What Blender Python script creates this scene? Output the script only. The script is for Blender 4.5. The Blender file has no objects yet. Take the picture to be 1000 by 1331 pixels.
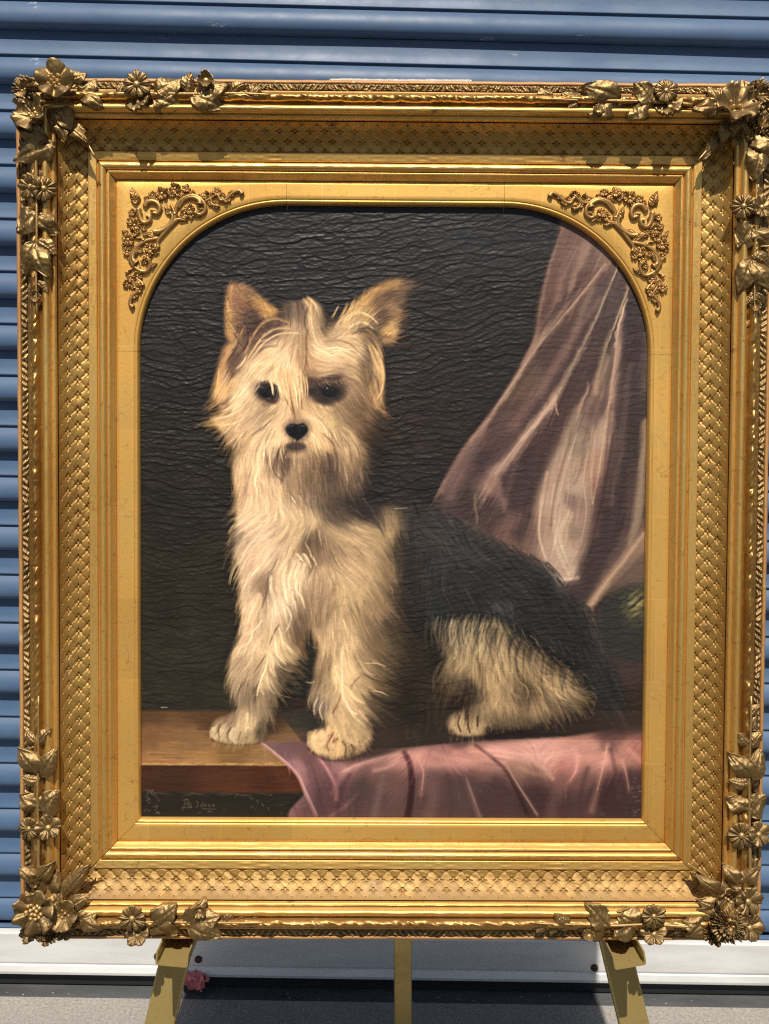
import bpy, math, random
import numpy as np
from mathutils import Matrix, Vector, Euler

scene = bpy.context.scene
col = scene.collection
random.seed(4)
R_ = math.radians
S = 0.00065                      # one frame unit in metres
FPX = 1300.0                     # focal length in photograph pixels

# ---------------------------------------------------------------- camera, sky, sun, exposure
CAM_H, PITCH, YAW, ROLL = 0.930, 8.0, 0.6, 1.25
cam_data = bpy.data.cameras.new('camera'); cam = bpy.data.objects.new('camera', cam_data); col.objects.link(cam)
CM = Matrix.Translation((0, 0, CAM_H)) @ Matrix.Rotation(R_(-YAW), 4, 'Z') @ Matrix.Rotation(R_(90-PITCH), 4, 'X') @ Matrix.Rotation(R_(ROLL), 4, 'Z')
cam.matrix_world = CM
cam_data.sensor_fit = 'HORIZONTAL'; cam_data.sensor_width = 36.0; cam_data.lens = 36.0*FPX/1000.0
cam_data.clip_start = 0.01; cam_data.clip_end = 500
scene.camera = cam
scene.cycles.use_denoising = False; scene.cycles.filter_width = 1.2; scene.cycles.sample_clamp_indirect = 3.0

SUN_EL, SUN_AZ = 57.0, -2.6      # the sun stands high behind the viewer, a touch to the left
world = bpy.data.worlds.new('World'); scene.world = world; world.use_nodes = True
wn = world.node_tree.nodes; wl = world.node_tree.links
sky = wn.new('ShaderNodeTexSky'); sky.sky_type = 'NISHITA'; sky.sun_disc = False
sky.sun_elevation = R_(SUN_EL); sky.sun_rotation = R_(180+SUN_AZ)
wl.new(sky.outputs[0], wn['Background'].inputs['Color']); wn['Background'].inputs['Strength'].default_value = 0.05
sun_data = bpy.data.lights.new('sun', 'SUN'); sun_data.energy = 5.0; sun_data.angle = R_(0.53); sun_data.color = (1.0, 0.93, 0.82)
sun = bpy.data.objects.new('sun', sun_data); col.objects.link(sun)
sd = Vector((math.sin(R_(SUN_AZ))*math.cos(R_(SUN_EL)), -math.cos(R_(SUN_AZ))*math.cos(R_(SUN_EL)), math.sin(R_(SUN_EL))))
sun.rotation_euler = sd.to_track_quat('Z', 'Y').to_euler(); sun.location = sd*6
vs = scene.view_settings; vs.view_transform = 'Standard'; vs.look = 'None'; vs.exposure = 0.18; vs.gamma = 1.0; vs.use_curve_mapping = False

# ---------------------------------------------------------------- helpers
def lin(c):
    c = np.asarray(c, float)/255.0
    return np.where(c <= .04045, c/12.92, ((c+.055)/1.055)**2.4)
def tag(o, label=None, cat=None, group=None, kind=None):
    if label: o['label'] = label
    if cat: o['category'] = cat
    if group: o['group'] = group
    if kind: o['kind'] = kind
    return o
def mesh(name, V, F, smooth=True):
    me = bpy.data.meshes.new(name)
    V = np.asarray(V, np.float32).reshape(-1, 3)
    if isinstance(F, np.ndarray):
        n, k = F.shape
        me.vertices.add(len(V)); me.vertices.foreach_set('co', V.ravel())
        me.loops.add(n*k); me.loops.foreach_set('vertex_index', F.astype(np.int32).ravel())
        me.polygons.add(n); me.polygons.foreach_set('loop_start', np.arange(0, n*k, k, dtype=np.int32))
        me.polygons.foreach_set('use_smooth', np.full(n, smooth, bool))
        me.update(calc_edges=True)
    else:
        me.from_pydata(V.tolist(), [], F); me.update()
        me.polygons.foreach_set('use_smooth', [smooth]*len(me.polygons))
    return me
def obj(name, me, mat, parent=None, M=None):
    o = bpy.data.objects.new(name, me); col.objects.link(o)
    if mat and me is not None and not me.materials: me.materials.append(mat)
    if parent: o.parent = parent
    if M is not None: o.matrix_local = M
    return o
def empty(name, M=None, parent=None):
    o = bpy.data.objects.new(name, None); col.objects.link(o); o.empty_display_size = .05
    if parent: o.parent = parent
    if M is not None: o.matrix_local = M
    return o
def grid_faces(n, m, closed=False, off=0):
    """faces of an n x m vertex grid (row-major); closed joins the last column to the first"""
    i, j = np.meshgrid(np.arange(n-1), np.arange(m if closed else m-1), indexing='ij')
    k = (j+1) % m
    return np.stack([i*m+j, i*m+k, (i+1)*m+k, (i+1)*m+j], -1).reshape(-1, 4)+off
def join(parts):
    V, F, o = [], [], 0
    for v, f in parts:
        v = np.asarray(v, float).reshape(-1, 3); V.append(v); F.append(np.asarray(f)+o); o += len(v)
    return np.concatenate(V), np.concatenate(F)
def box(x0, x1, y0, y1, z0, z1, b=0.0):
    """a box with its edges taken off by b"""
    if b <= 0:
        V = [(x, y, z) for z in (z0, z1) for y in (y0, y1) for x in (x0, x1)]
        return V, [(0, 2, 3, 1), (4, 5, 7, 6), (0, 1, 5, 4), (2, 6, 7, 3), (0, 4, 6, 2), (1, 3, 7, 5)]
    ring = [(x0+b, y0), (x1-b, y0), (x1, y0+b), (x1, y1-b), (x1-b, y1), (x0+b, y1), (x0, y1-b), (x0, y0+b)]
    cx, cy = (x0+x1)/2, (y0+y1)/2
    ins = [(cx+(x-cx)*(1-2*b/(x1-x0)), cy+(y-cy)*(1-2*b/(y1-y0))) for x, y in ring]
    V = [(x, y, z0) for x, y in ins]+[(x, y, z0+b) for x, y in ring]+[(x, y, z1-b) for x, y in ring]+[(x, y, z1) for x, y in ins]
    F = [tuple(range(7, -1, -1)), tuple(range(24, 32))]
    for r in range(3):
        for k in range(8): F.append((r*8+k, r*8+(k+1) % 8, r*8+8+(k+1) % 8, r*8+8+k))
    return V, F
def tube(path, rad, n=8, flat=1.0):
    """tapered tube along a 3D path; rad a number or one radius per point"""
    p = np.asarray(path, float); m = len(p); rad = np.broadcast_to(np.asarray(rad, float), (m,))
    t = np.gradient(p, axis=0); t /= np.linalg.norm(t, axis=1, keepdims=True)+1e-9
    up = np.array([0, 0, 1.0]); V = []
    for k in range(m):
        a = np.cross(up, t[k]); a /= np.linalg.norm(a)+1e-9; b = np.cross(t[k], a)
        for j in range(n):
            q = 2*math.pi*j/n; V.append(p[k]+rad[k]*(math.cos(q)*a+math.sin(q)*b*flat))
    F = grid_faces(m, n, True)
    V += [p[0], p[-1]]; c0, c1 = m*n, m*n+1
    caps = [(c0, (j+1) % n, j, j) for j in range(n)]+[(c1, (m-1)*n+j, (m-1)*n+(j+1) % n, (m-1)*n+(j+1) % n) for j in range(n)]
    return np.array(V), F, caps
def tube_mesh(name, runs, n=8, flat=1.0):
    V, F = [], []; o = 0
    for path, rad in runs:
        v, f, caps = tube(path, rad, n, flat)
        V += v.tolist(); F += [tuple(int(i)+o for i in q) for q in f]+[(q[0]+o, q[1]+o, q[2]+o) for q in caps]; o += len(v)
    return mesh(name, np.array(V)*S, F)
def spl3(pts, n=6):
    p = np.array(pts, float); m = len(p); out = []
    for i in range(m-1):
        a, b, c, d = p[max(i-1, 0)], p[i], p[i+1], p[min(i+2, m-1)]
        for t in np.arange(n)/n: out.append(.5*((2*b)+(c-a)*t+(2*a-5*b+4*c-d)*t*t+(3*b-a-3*c+d)*t**3))
    out.append(p[-1]); return np.array(out)

# ---------------------------------------------------------------- materials
def new_mat(name):
    m = bpy.data.materials.new(name); m.use_nodes = True
    return m, m.node_tree.nodes, m.node_tree.links, m.node_tree.nodes['Principled BSDF']
def noise(n, l, scale, detail=4, rough=.6, coord='Object', stretch=None, dist=0.):
    tc = n.new('ShaderNodeTexCoord'); t = n.new('ShaderNodeTexNoise'); t.inputs['Scale'].default_value = scale
    t.inputs['Detail'].default_value = detail; t.inputs['Roughness'].default_value = rough; t.inputs['Distortion'].default_value = dist
    if stretch:
        mp = n.new('ShaderNodeMapping'); mp.inputs['Scale'].default_value = stretch; l.new(tc.outputs[coord], mp.inputs[0]); l.new(mp.outputs[0], t.inputs['Vector'])
    else: l.new(tc.outputs[coord], t.inputs['Vector'])
    return t.outputs['Fac']
def ramp(n, l, fac, stops):
    r = n.new('ShaderNodeValToRGB'); l.new(fac, r.inputs[0]); e = r.color_ramp.elements
    while len(e) < len(stops): e.new(.5)
    for k, (p, c) in enumerate(stops): e[k].position = p; e[k].color = (*c, 1) if len(c) == 3 else c
    return r.outputs[0]
def mix(n, l, fac, a, b, mode='MIX'):
    m = n.new('ShaderNodeMix'); m.data_type = 'RGBA'; m.blend_type = mode
    if isinstance(fac, float): m.inputs[0].default_value = fac
    else: l.new(fac, m.inputs[0])
    for s, v in ((6, a), (7, b)):
        if isinstance(v, tuple): m.inputs[s].default_value = (*v, 1)
        else: l.new(v, m.inputs[s])
    return m.outputs[2]
def bump(n, l, b, h, strength, dist=.001):
    k = n.new('ShaderNodeBump'); k.inputs['Strength'].default_value = strength; k.inputs['Distance'].default_value = dist
    l.new(h, k.inputs['Height']); l.new(k.outputs[0], b.inputs['Normal'])
def scalar(n, l, fac, lo, hi):
    m = n.new('ShaderNodeMapRange'); m.inputs['To Min'].default_value = lo; m.inputs['To Max'].default_value = hi
    m.inputs['From Min'].default_value = .3; m.inputs['From Max'].default_value = .7; l.new(fac, m.inputs['Value']); return m.outputs[0]

def gold(name, a, b, worn, metal, r0, r1, wear=.66, bmp=.25, wscale=45, dust=0., crack=True, leafed=False, rub=0.):
    """old leaf: two tones of gold, rubbed through to red bole in patches, hairline cracks in the gesso, dust lying on what faces up"""
    m, n, l, bs = new_mat(name)
    c = mix(n, l, ramp(n, l, noise(n, l, 9, 7, .7), [(.36, (0, 0, 0)), (.64, (1, 1, 1))]), a, b)
    wf = ramp(n, l, noise(n, l, wscale, 8, .75), [(wear, (0, 0, 0)), (wear+.06, (1, 1, 1))])
    c = mix(n, l, wf, c, worn)
    c = mix(n, l, ramp(n, l, noise(n, l, 170, 5, .8), [(.30, (.7, .7, .7)), (.42, (0, 0, 0))]), c, tuple(v*.45 for v in b))
    if leafed:   # squares of leaf laid edge over edge
        tc = n.new('ShaderNodeTexCoord'); br = n.new('ShaderNodeTexBrick'); l.new(tc.outputs['Object'], br.inputs['Vector']); br.offset = .37
        for k, v in (('Scale', 1.), ('Mortar Size', .0006), ('Mortar Smooth', .6), ('Brick Width', .062), ('Row Height', .071), ('Bias', 0.)): br.inputs[k].default_value = v
        br.inputs['Color1'].default_value = (.90, .90, .90, 1); br.inputs['Color2'].default_value = (1, 1, 1, 1); br.inputs['Mortar'].default_value = (1.06, 1.05, 1.04, 1)
        c = mix(n, l, 1.0, c, br.outputs['Color'], 'MULTIPLY')
        c = mix(n, l, ramp(n, l, noise(n, l, 60, 8, .8, stretch=(1, .25, 1)), [(.62, (0, 0, 0)), (.70, (.5, .5, .5))]), c, (.50, .26, .08))
    if rub > 0:
        ge = n.new('ShaderNodeNewGeometry'); c = mix(n, l, ramp(n, l, ge.outputs['Pointiness'], [(.515, (0, 0, 0)), (.58, (rub, rub, rub))]), c, (.78, .52, .20))
    if crack:
        tc = n.new('ShaderNodeTexCoord'); vo = n.new('ShaderNodeTexVoronoi'); vo.feature = 'DISTANCE_TO_EDGE'; vo.inputs['Scale'].default_value = 16
        mp = n.new('ShaderNodeMixRGB'); mp.inputs[0].default_value = .06; nz = n.new('ShaderNodeTexNoise'); nz.inputs['Scale'].default_value = 30; l.new(tc.outputs['Object'], nz.inputs['Vector'])
        l.new(tc.outputs['Object'], mp.inputs[1]); l.new(nz.outputs['Color'], mp.inputs[2]); l.new(mp.outputs[0], vo.inputs['Vector'])
        c = mix(n, l, ramp(n, l, vo.outputs[0], [(0., (.30, .30, .30)), (.006, (0, 0, 0))]), c, (.10, .045, .015))
    geo = n.new('ShaderNodeNewGeometry'); sep = n.new('ShaderNodeSeparateXYZ'); l.new(geo.outputs['Normal'], sep.inputs[0])
    mr = n.new('ShaderNodeMapRange'); mr.inputs['From Min'].default_value = .25; mr.inputs['From Max'].default_value = .8; mr.inputs['To Max'].default_value = dust; l.new(sep.outputs['Z'], mr.inputs['Value'])
    mu = n.new('ShaderNodeMath'); mu.operation = 'MULTIPLY'; l.new(mr.outputs[0], mu.inputs[0]); l.new(scalar(n, l, noise(n, l, 22, 6, .7), .5, 1.0), mu.inputs[1])
    l.new(mix(n, l, mu.outputs[0], c, (.27, .185, .095)), bs.inputs['Base Color'])
    me_ = n.new('ShaderNodeMath'); me_.operation = 'MULTIPLY_ADD'; me_.inputs[1].default_value = -metal; me_.inputs[2].default_value = metal; l.new(mu.outputs[0], me_.inputs[0]); l.new(me_.outputs[0], bs.inputs['Metallic'])
    ro = n.new('ShaderNodeMath'); ro.operation = 'MULTIPLY_ADD'; ro.inputs[1].default_value = .4; l.new(mu.outputs[0], ro.inputs[0]); l.new(scalar(n, l, noise(n, l, 18, 6, .7), r0, r1), ro.inputs[2]); l.new(ro.outputs[0], bs.inputs['Roughness'])
    bump(n, l, bs, noise(n, l, 300, 6, .8), bmp, .0005)
    return m
M_LINER = gold('gilt_liner', (.88, .53, .145), (.72, .39, .088), (.46, .20, .05), .70, .36, .56, .64, .25, dust=.2, leafed=True)
M_MOULD = gold('gilt_moulding', (.78, .485, .145), (.62, .355, .09), (.38, .17, .05), .74, .26, .46, .61, .3, dust=.25)
M_RIDGE = gold('browned_gilt_ridge', (.48, .265, .068), (.32, .155, .036), (.62, .40, .14), .80, .22, .40, .60, .35, dust=.35)
M_SCOOP = gold('gilt_scoop', (.51, .305, .082), (.37, .20, .047), (.24, .13, .05), .66, .32, .52, .60, .5, dust=.72)
M_BRONZE = gold('aged_gilt_ornament', (.29, .18, .064), (.13, .08, .031), (.48, .32, .13), .72, .30, .50, .58, .7, 60, dust=.3, rub=.5)
M_SPAN = gold('gilt_scrollwork', (.36, .19, .052), (.22, .105, .027), (.18, .07, .02), .70, .32, .5, .62, .4, 70, dust=.2, rub=.25)
M_EDGE = gold('bare_edge', (.54, .29, .10), (.40, .19, .06), (.66, .46, .22), .2, .45, .65, .60, .4, dust=.3)
M_EASEL = gold('brass_paint', (.47, .35, .13), (.37, .27, .095), (.16, .105, .035), .5, .32, .50, .68, .12, 26, dust=.15, crack=False)

m, n, l, bs = new_mat('oil_paint')
at = n.new('ShaderNodeAttribute'); at.attribute_name = 'paint'; l.new(at.outputs['Color'], bs.inputs['Base Color'])
bs.inputs['Specular IOR Level'].default_value = .25; l.new(scalar(n, l, noise(n, l, 60, 4), .38, .54), bs.inputs['Roughness'])
bump(n, l, bs, noise(n, l, 900, 3, .8), .25, .0004); M_PAINT = m

m, n, l, bs = new_mat('door_enamel')
c = mix(n, l, ramp(n, l, noise(n, l, 2.2, 8, .72, stretch=(1, 1, 2.5)), [(.38, (0, 0, 0)), (.64, (1, 1, 1))]), (.050, .098, .186), (.082, .138, .232))
c = mix(n, l, ramp(n, l, noise(n, l, 11, 7, .75, stretch=(.35, 1, 3)), [(.56, (0, 0, 0)), (.72, (.55, .55, .55))]), c, (.060, .092, .135))
c = mix(n, l, ramp(n, l, noise(n, l, 15, 8, .8, stretch=(.8, 1, 3)), [(.635, (0, 0, 0)), (.68, (.7, .7, .7))]), c, (.42, .48, .54))
c = mix(n, l, ramp(n, l, noise(n, l, 160, 4, .8), [(.30, (.5, .5, .5)), (.40, (0, 0, 0))]), c, (.05, .08, .12))
l.new(c, bs.inputs['Base Color']); bs.inputs['Specular IOR Level'].default_value = .32
l.new(scalar(n, l, noise(n, l, 6, 6, .7), .40, .60), bs.inputs['Roughness'])
bump(n, l, bs, noise(n, l, 7, 4, stretch=(.5, 1, 1)), .3, .006)
M_DOOR = m
m, n, l, bs = new_mat('white_bar')
c = mix(n, l, ramp(n, l, noise(n, l, 4, 6, .7, stretch=(.6, 1, 3)), [(.4, (0, 0, 0)), (.75, (1, 1, 1))]), (.70, .70, .69), (.46, .45, .43))
c = mix(n, l, ramp(n, l, noise(n, l, 60, 6, .8), [(.70, (0, 0, 0)), (.76, (.8, .8, .8))]), c, (.30, .28, .26))
l.new(c, bs.inputs['Base Color']); bs.inputs['Roughness'].default_value = .38; bs.inputs['Metallic'].default_value = .15; M_BAR = m
m, n, l, bs = new_mat('rubber'); bs.inputs['Base Color'].default_value = (.012, .013, .015, 1); bs.inputs['Roughness'].default_value = .55; M_RUBBER = m
m, n, l, bs = new_mat('rusty_bolt'); c = ramp(n, l, noise(n, l, 300, 4), [(.4, (.05, .022, .012)), (.6, (.09, .05, .035))]); l.new(c, bs.inputs['Base Color']); bs.inputs['Roughness'].default_value = .7; bs.inputs['Metallic'].default_value = .4; M_BOLT = m
m, n, l, bs = new_mat('concrete')
c = ramp(n, l, noise(n, l, 2.5, 8, .65), [(.3, (.30, .28, .25)), (.7, (.39, .37, .33))])
c = mix(n, l, ramp(n, l, noise(n, l, 220, 5, .8), [(.35, (.9, .9, .9)), (.6, (0, 0, 0))]), c, (.17, .155, .14))
c = mix(n, l, ramp(n, l, noise(n, l, 90, 3, .6), [(.70, (0, 0, 0)), (.74, (.6, .6, .6))]), c, (.55, .54, .50))
c = mix(n, l, ramp(n, l, noise(n, l, 7, 8, .75, dist=1.), [(.50, (0, 0, 0)), (.68, (.6, .6, .6))]), c, (.20, .185, .165))
l.new(c, bs.inputs['Base Color']); bs.inputs['Roughness'].default_value = .85; bump(n, l, bs, noise(n, l, 260, 5, .8), .5, .002); M_CONC = m
m, n, l, bs = new_mat('threshold_steel')
c = ramp(n, l, noise(n, l, 12, 7, .7, stretch=(.3, 1, 1)), [(.35, (.050, .053, .058)), (.7, (.115, .118, .118))])
c = mix(n, l, ramp(n, l, noise(n, l, 150, 5, .8), [(.62, (0, 0, 0)), (.72, (.6, .6, .6))]), c, (.20, .195, .18))
l.new(c, bs.inputs['Base Color']); bs.inputs['Roughness'].default_value = .6; bump(n, l, bs, noise(n, l, 120, 5, .8), .4, .002); M_SILL = m
m, n, l, bs = new_mat('petal_pink'); c = ramp(n, l, noise(n, l, 120, 5), [(.35, (.55, .12, .13)), (.7, (.78, .28, .27))]); l.new(c, bs.inputs['Base Color']); bs.inputs['Roughness'].default_value = .6; M_PETAL = m
m, n, l, bs = new_mat('pale_card'); c = ramp(n, l, noise(n, l, 160, 5, .8), [(.3, (.42, .38, .32)), (.65, (.72, .69, .63))]); l.new(c, bs.inputs['Base Color']); bs.inputs['Roughness'].default_value = .9; bump(n, l, bs, noise(n, l, 400, 4), .6, .001); M_CARD = m
m, n, l, bs = new_mat('plain_backing'); bs.inputs['Base Color'].default_value = (.16, .11, .07, 1); bs.inputs['Roughness'].default_value = .8; M_BACK = m
m, n, l, bs = new_mat('unseen_asphalt'); c = ramp(n, l, noise(n, l, 60, 6, .8), [(.35, (.040, .039, .038)), (.7, (.075, .073, .070))]); l.new(c, bs.inputs['Base Color']); bs.inputs['Roughness'].default_value = .9; M_ASPH = m

PAINT_GAIN, CRACK_H = .98, 1.0
# ---------------------------------------------------------------- the oil painting: brushwork laid down stroke by stroke
PX0, PX1, PY0, PY1 = 178.0, 846.0, 262.0, 1072.0      # canvas extent in frame units
KP = 1.07
PW, PH = int((PX1-PX0)*KP), int((PY1-PY0)*KP)
prng = np.random.default_rng(11)
GX, GY = np.meshgrid(PX0+(np.arange(PW)+.5)/KP, PY0+(np.arange(PH)+.5)/KP)
GX = GX.astype(np.float32); GY = GY.astype(np.float32)

def vnoise(sx, sy, seed, w=None, h=None):
    """smooth value noise in -1..1, cells sx by sy frame units"""
    w = w or PW; h = h or PH
    r = np.random.default_rng(seed)
    nx, ny = int(w/KP/sx)+4, int(h/KP/sy)+4
    g = r.uniform(-1, 1, (ny, nx)).astype(np.float32)
    def axis(n, s):
        t = np.arange(n)/KP/s+1.0
        i = np.minimum(t.astype(int), 10**6); f = (t-i).astype(np.float32); f = f*f*(3-2*f)
        return i, f
    ix, fx = axis(w, sx); iy, fy = axis(h, sy)
    a = g[:, ix]*(1-fx)+g[:, ix+1]*fx
    return a[iy]*(1-fy)[:, None]+a[iy+1]*fy[:, None]

def blur(a, s):
    s *= KP
    if s < .3: return a
    n = int(3*s)+1
    k = np.exp(-.5*(np.arange(-n, n+1)/s)**2); k = (k/k.sum()).astype(np.float32)
    def run(b):
        p = np.pad(b, ((n, n), (0, 0)), mode='edge'); o = np.zeros_like(b)
        for i, v in enumerate(k): o += v*p[i:i+b.shape[0]]
        return o
    return run(run(a).T).T

def spline(pts, closed=True, n=6):
    p = np.array(pts, float); m = len(p); out = []
    for i in range(m if closed else m-1):
        if closed: a, b, c, d = p[(i-1) % m], p[i], p[(i+1) % m], p[(i+2) % m]
        else: a, b, c, d = p[max(i-1, 0)], p[i], p[i+1], p[min(i+2, m-1)]
        for t in np.arange(n)/n:
            out.append(.5*((2*b)+(c-a)*t+(2*a-5*b+4*c-d)*t*t+(3*b-a-3*c+d)*t**3))
    if not closed: out.append(p[-1])
    return np.array(out)

def pmask(pts, soft=1.0, smooth=True):
    p = spline(pts) if smooth else np.array(pts, float)
    m = np.zeros((PH, PW), bool)
    x0, y0 = p.min(0); x1, y1 = p.max(0)
    i0, i1 = max(int((x0-PX0)*KP)-1, 0), min(int((x1-PX0)*KP)+2, PW)
    j0, j1 = max(int((y0-PY0)*KP)-1, 0), min(int((y1-PY0)*KP)+2, PH)
    X = GX[j0:j1, i0:i1]; Y = GY[j0:j1, i0:i1]; ins = np.zeros(X.shape, bool)
    for a, b in zip(p, np.roll(p, -1, 0)):
        if a[1] == b[1]: continue
        c = (a[1] > Y) != (b[1] > Y)
        ins ^= c & (X < (b[0]-a[0])*(Y-a[1])/(b[1]-a[1])+a[0])
    m[j0:j1, i0:i1] = ins
    return blur(m.astype(np.float32), soft)

class Cps(list): pass
def field(cp, X=None, Y=None, power=2.7, eps=40.):
    if X is None:
        c = Cps(cp); c.eps = eps; c.power = power; return c
    return field_at(cp, X, Y, power, eps)
def field_at(cp, X, Y, power, eps):
    X = GX if X is None else X; Y = GY if Y is None else Y
    num = np.zeros(X.shape+(len(cp[0])-2,), np.float32); den = np.zeros(X.shape, np.float32)
    for c in cp:
        w = ((X-c[0])**2+(Y-c[1])**2+eps)**(-power)
        den += w; num += w[..., None]*np.array(c[2:], np.float32)
    return num/den[..., None]

WOB1 = vnoise(11, 11, 201)+.6*vnoise(5, 5, 202); WOB2 = vnoise(11, 11, 203)+.6*vnoise(5, 5, 204)
IMG = np.zeros((PH, PW, 3), np.float32)
CRK = np.ones((PH, PW), np.float32)
def lay(mask, col):
    rows = np.nonzero(mask.max(1) > .002)[0]; colsx = np.nonzero(mask.max(0) > .002)[0]
    if len(rows) == 0: return
    b = (slice(rows[0], rows[-1]+1), slice(colsx[0], colsx[-1]+1))
    if isinstance(col, Cps):
        col = field_at(col, GX[b]+3*WOB1[b], GY[b]+3*WOB2[b], col.power, col.eps)
        col = np.stack([blur(np.ascontiguousarray(col[..., k]), 1.8) for k in range(3)], -1)
    v = IMG[b]; v += (np.asarray(col, np.float32)-v)*mask[b][..., None]

def stroke(path, w0, w1, col, a=1., soft=.6, belly=False):
    """one tapered brush mark along a polyline (frame units)"""
    p = np.asarray(path, np.float32); wm = max(w0, w1)+soft+1
    x0, y0 = p.min(0)-wm; x1, y1 = p.max(0)+wm
    i0, i1 = max(int((x0-PX0)*KP), 0), min(int((x1-PX0)*KP)+1, PW)
    j0, j1 = max(int((y0-PY0)*KP), 0), min(int((y1-PY0)*KP)+1, PH)
    if i1 <= i0 or j1 <= j0: return
    X = GX[j0:j1, i0:i1]; Y = GY[j0:j1, i0:i1]
    best = np.full(X.shape, 1e9, np.float32); n = len(p)-1
    for k in range(n):
        ax, ay = p[k]; dx, dy = p[k+1]-p[k]; L = dx*dx+dy*dy+1e-6
        t = np.clip(((X-ax)*dx+(Y-ay)*dy)/L, 0, 1)
        s = (k+t)/n
        r = w0+(w1-w0)*s
        if belly: r = r*(.25+.75*np.sin(np.pi*np.clip(s*.9+.08, 0, 1)))
        d = np.sqrt((X-ax-t*dx)**2+(Y-ay-t*dy)**2)-r
        np.minimum(best, d, out=best)
    m = np.clip(.5-best/(2*soft), 0, 1)*a
    v = IMG[j0:j1, i0:i1]; v += (np.asarray(col, np.float32)-v)*m[..., None]

def hair(mask, n, guide, length, width, jit=.12, a=.7, seed=1, tint=(1, 1, 1), src=None, lift=0., soft=.55, steps=5, wander=.35, region=None, edge=.25, hi=None, short=True):
    """fur: n strokes rooted inside mask, following the guide directions, coloured from the paint below"""
    r = np.random.default_rng(seed)
    src = IMG.copy() if src is None else src
    jj, ii = np.nonzero(mask > edge)
    if len(jj) == 0: return
    pick = r.integers(0, len(jj), n); pick = pick[np.argsort(GY[jj[pick], ii[pick]]+r.normal(0, 25, n))] if region is None else pick
    x = GX[jj[pick], ii[pick]]; y = GY[jj[pick], ii[pick]]
    cols = src[jj[pick], ii[pick]]
    gv = [(g[0], g[1], math.cos(math.radians(g[2])), math.sin(math.radians(g[2]))) for g in guide]
    def dirs(X, Y):
        v = field(gv, X, Y, 1.6, 30.); return v/(np.linalg.norm(v, axis=-1, keepdims=True)+1e-5)
    L = length*r.uniform(.55, 1.45, n)*(np.where((y > 935) | ((x > 560) & (y > 925)), .4, 1.) if short else 1.); bend = r.normal(0, wander, n)
    P = [np.stack([x, y], -1)]
    for k in range(steps):
        d = dirs(P[-1][:, 0], P[-1][:, 1]); ang = np.arctan2(d[:, 1], d[:, 0])+bend*(k/steps-.3)+0*bend
        P.append(P[-1]+np.stack([np.cos(ang), np.sin(ang)], -1)*(L/steps)[:, None])
    P = np.stack(P, 1)
    j = 1+r.normal(lift, jit, n)
    W = width*r.uniform(.5, 1.4, n); A = a*r.uniform(.5, 1.1, n).clip(0, 1)
    for k in range(n):
        c = cols[k]*j[k]*np.asarray(tint)
        if hi is not None and r.random() < hi[0]: c = c*.35+.65*np.asarray(hi[1])
        stroke(P[k], W[k], W[k]*.25, np.clip(c, 8, 246), A[k], soft)

# ---- dark ground of the picture
lay(np.ones((PH, PW), np.float32), field([(200, 290, 38, 38, 41), (400, 290, 37, 37, 40), (620, 290, 42, 43, 47), (250, 450, 37, 35, 35), (560, 420, 40, 36, 35), (540, 560, 42, 36, 34),
    (640, 420, 39, 36, 36), (230, 620, 37, 33, 28), (230, 760, 42, 37, 29), (240, 880, 46, 43, 34), (290, 915, 50, 46, 36), (400, 860, 44, 42, 36), (540, 640, 38, 35, 35), (830, 900, 44, 36, 32), (700, 950, 42, 32, 30)], eps=400))
IMG *= (1+.10*vnoise(38, 14, 3)+.07*vnoise(9, 4, 4))[..., None]
hair(np.ones((PH, PW), np.float32), 2600, [(300, 400, 12), (600, 300, -8), (250, 800, -15), (600, 600, 170)], 26, 2.6, jit=.10, a=.35, seed=5, soft=2., wander=.6, region=1, short=False)
# warm scumble behind the head on the right
for k in range(60):
    x, y = prng.uniform(500, 545), prng.uniform(430, 640)
    stroke([(x, y), (x+prng.uniform(8, 22), y+prng.uniform(-4, 4))], 2.2, 1, (66, 52, 46), .35, 2)

# ---- curtain
cur = pmask([(729, 270), (724, 300), (711, 340), (700, 385), (694, 425), (686, 450), (657, 503), (628, 545), (606, 572), (588, 600), (570, 636), (564, 668), (600, 690), (640, 708), (690, 728), (730, 770), (768, 800), (780, 850), (850, 850), (850, 262), (790, 250)], 1.6)
cc = field([(735, 310, 104, 76, 70), (760, 325, 124, 96, 88), (728, 360, 100, 72, 66), (715, 400, 92, 66, 62), (750, 360, 96, 66, 62), (790, 380, 84, 66, 66), (740, 440, 74, 54, 54), (690, 490, 92, 70, 62),
    (720, 470, 72, 53, 52), (760, 480, 68, 50, 50), (700, 540, 68, 48, 48), (740, 520, 70, 50, 49), (640, 560, 80, 58, 56), (640, 600, 58, 44, 46), (600, 610, 78, 58, 58), (600, 650, 58, 44, 45), (670, 620, 56, 42, 43),
    (680, 680, 62, 46, 46), (650, 690, 76, 56, 54), (690, 715, 88, 64, 58), (820, 450, 58, 46, 48), (815, 560, 58, 46, 46), (800, 640, 54, 40, 41), (810, 720, 58, 43, 44), (740, 780, 60, 45, 46), (830, 400, 52, 44, 48), (840, 650, 62, 48, 46), (800, 760, 54, 42, 40)], eps=120)
cc_p = Cps([(q[0], q[1], q[2]*.90, q[3]*.88, q[4]*.88) for q in cc]); cc_p.eps = cc.eps; cc_p.power = cc.power
lay(blur(cur, 2), cc_p)
def fold(pts, w0, w1, col, a, soft, n=1): stroke(spline(pts, False, 5), w0, w1, col, a, soft)
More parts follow.
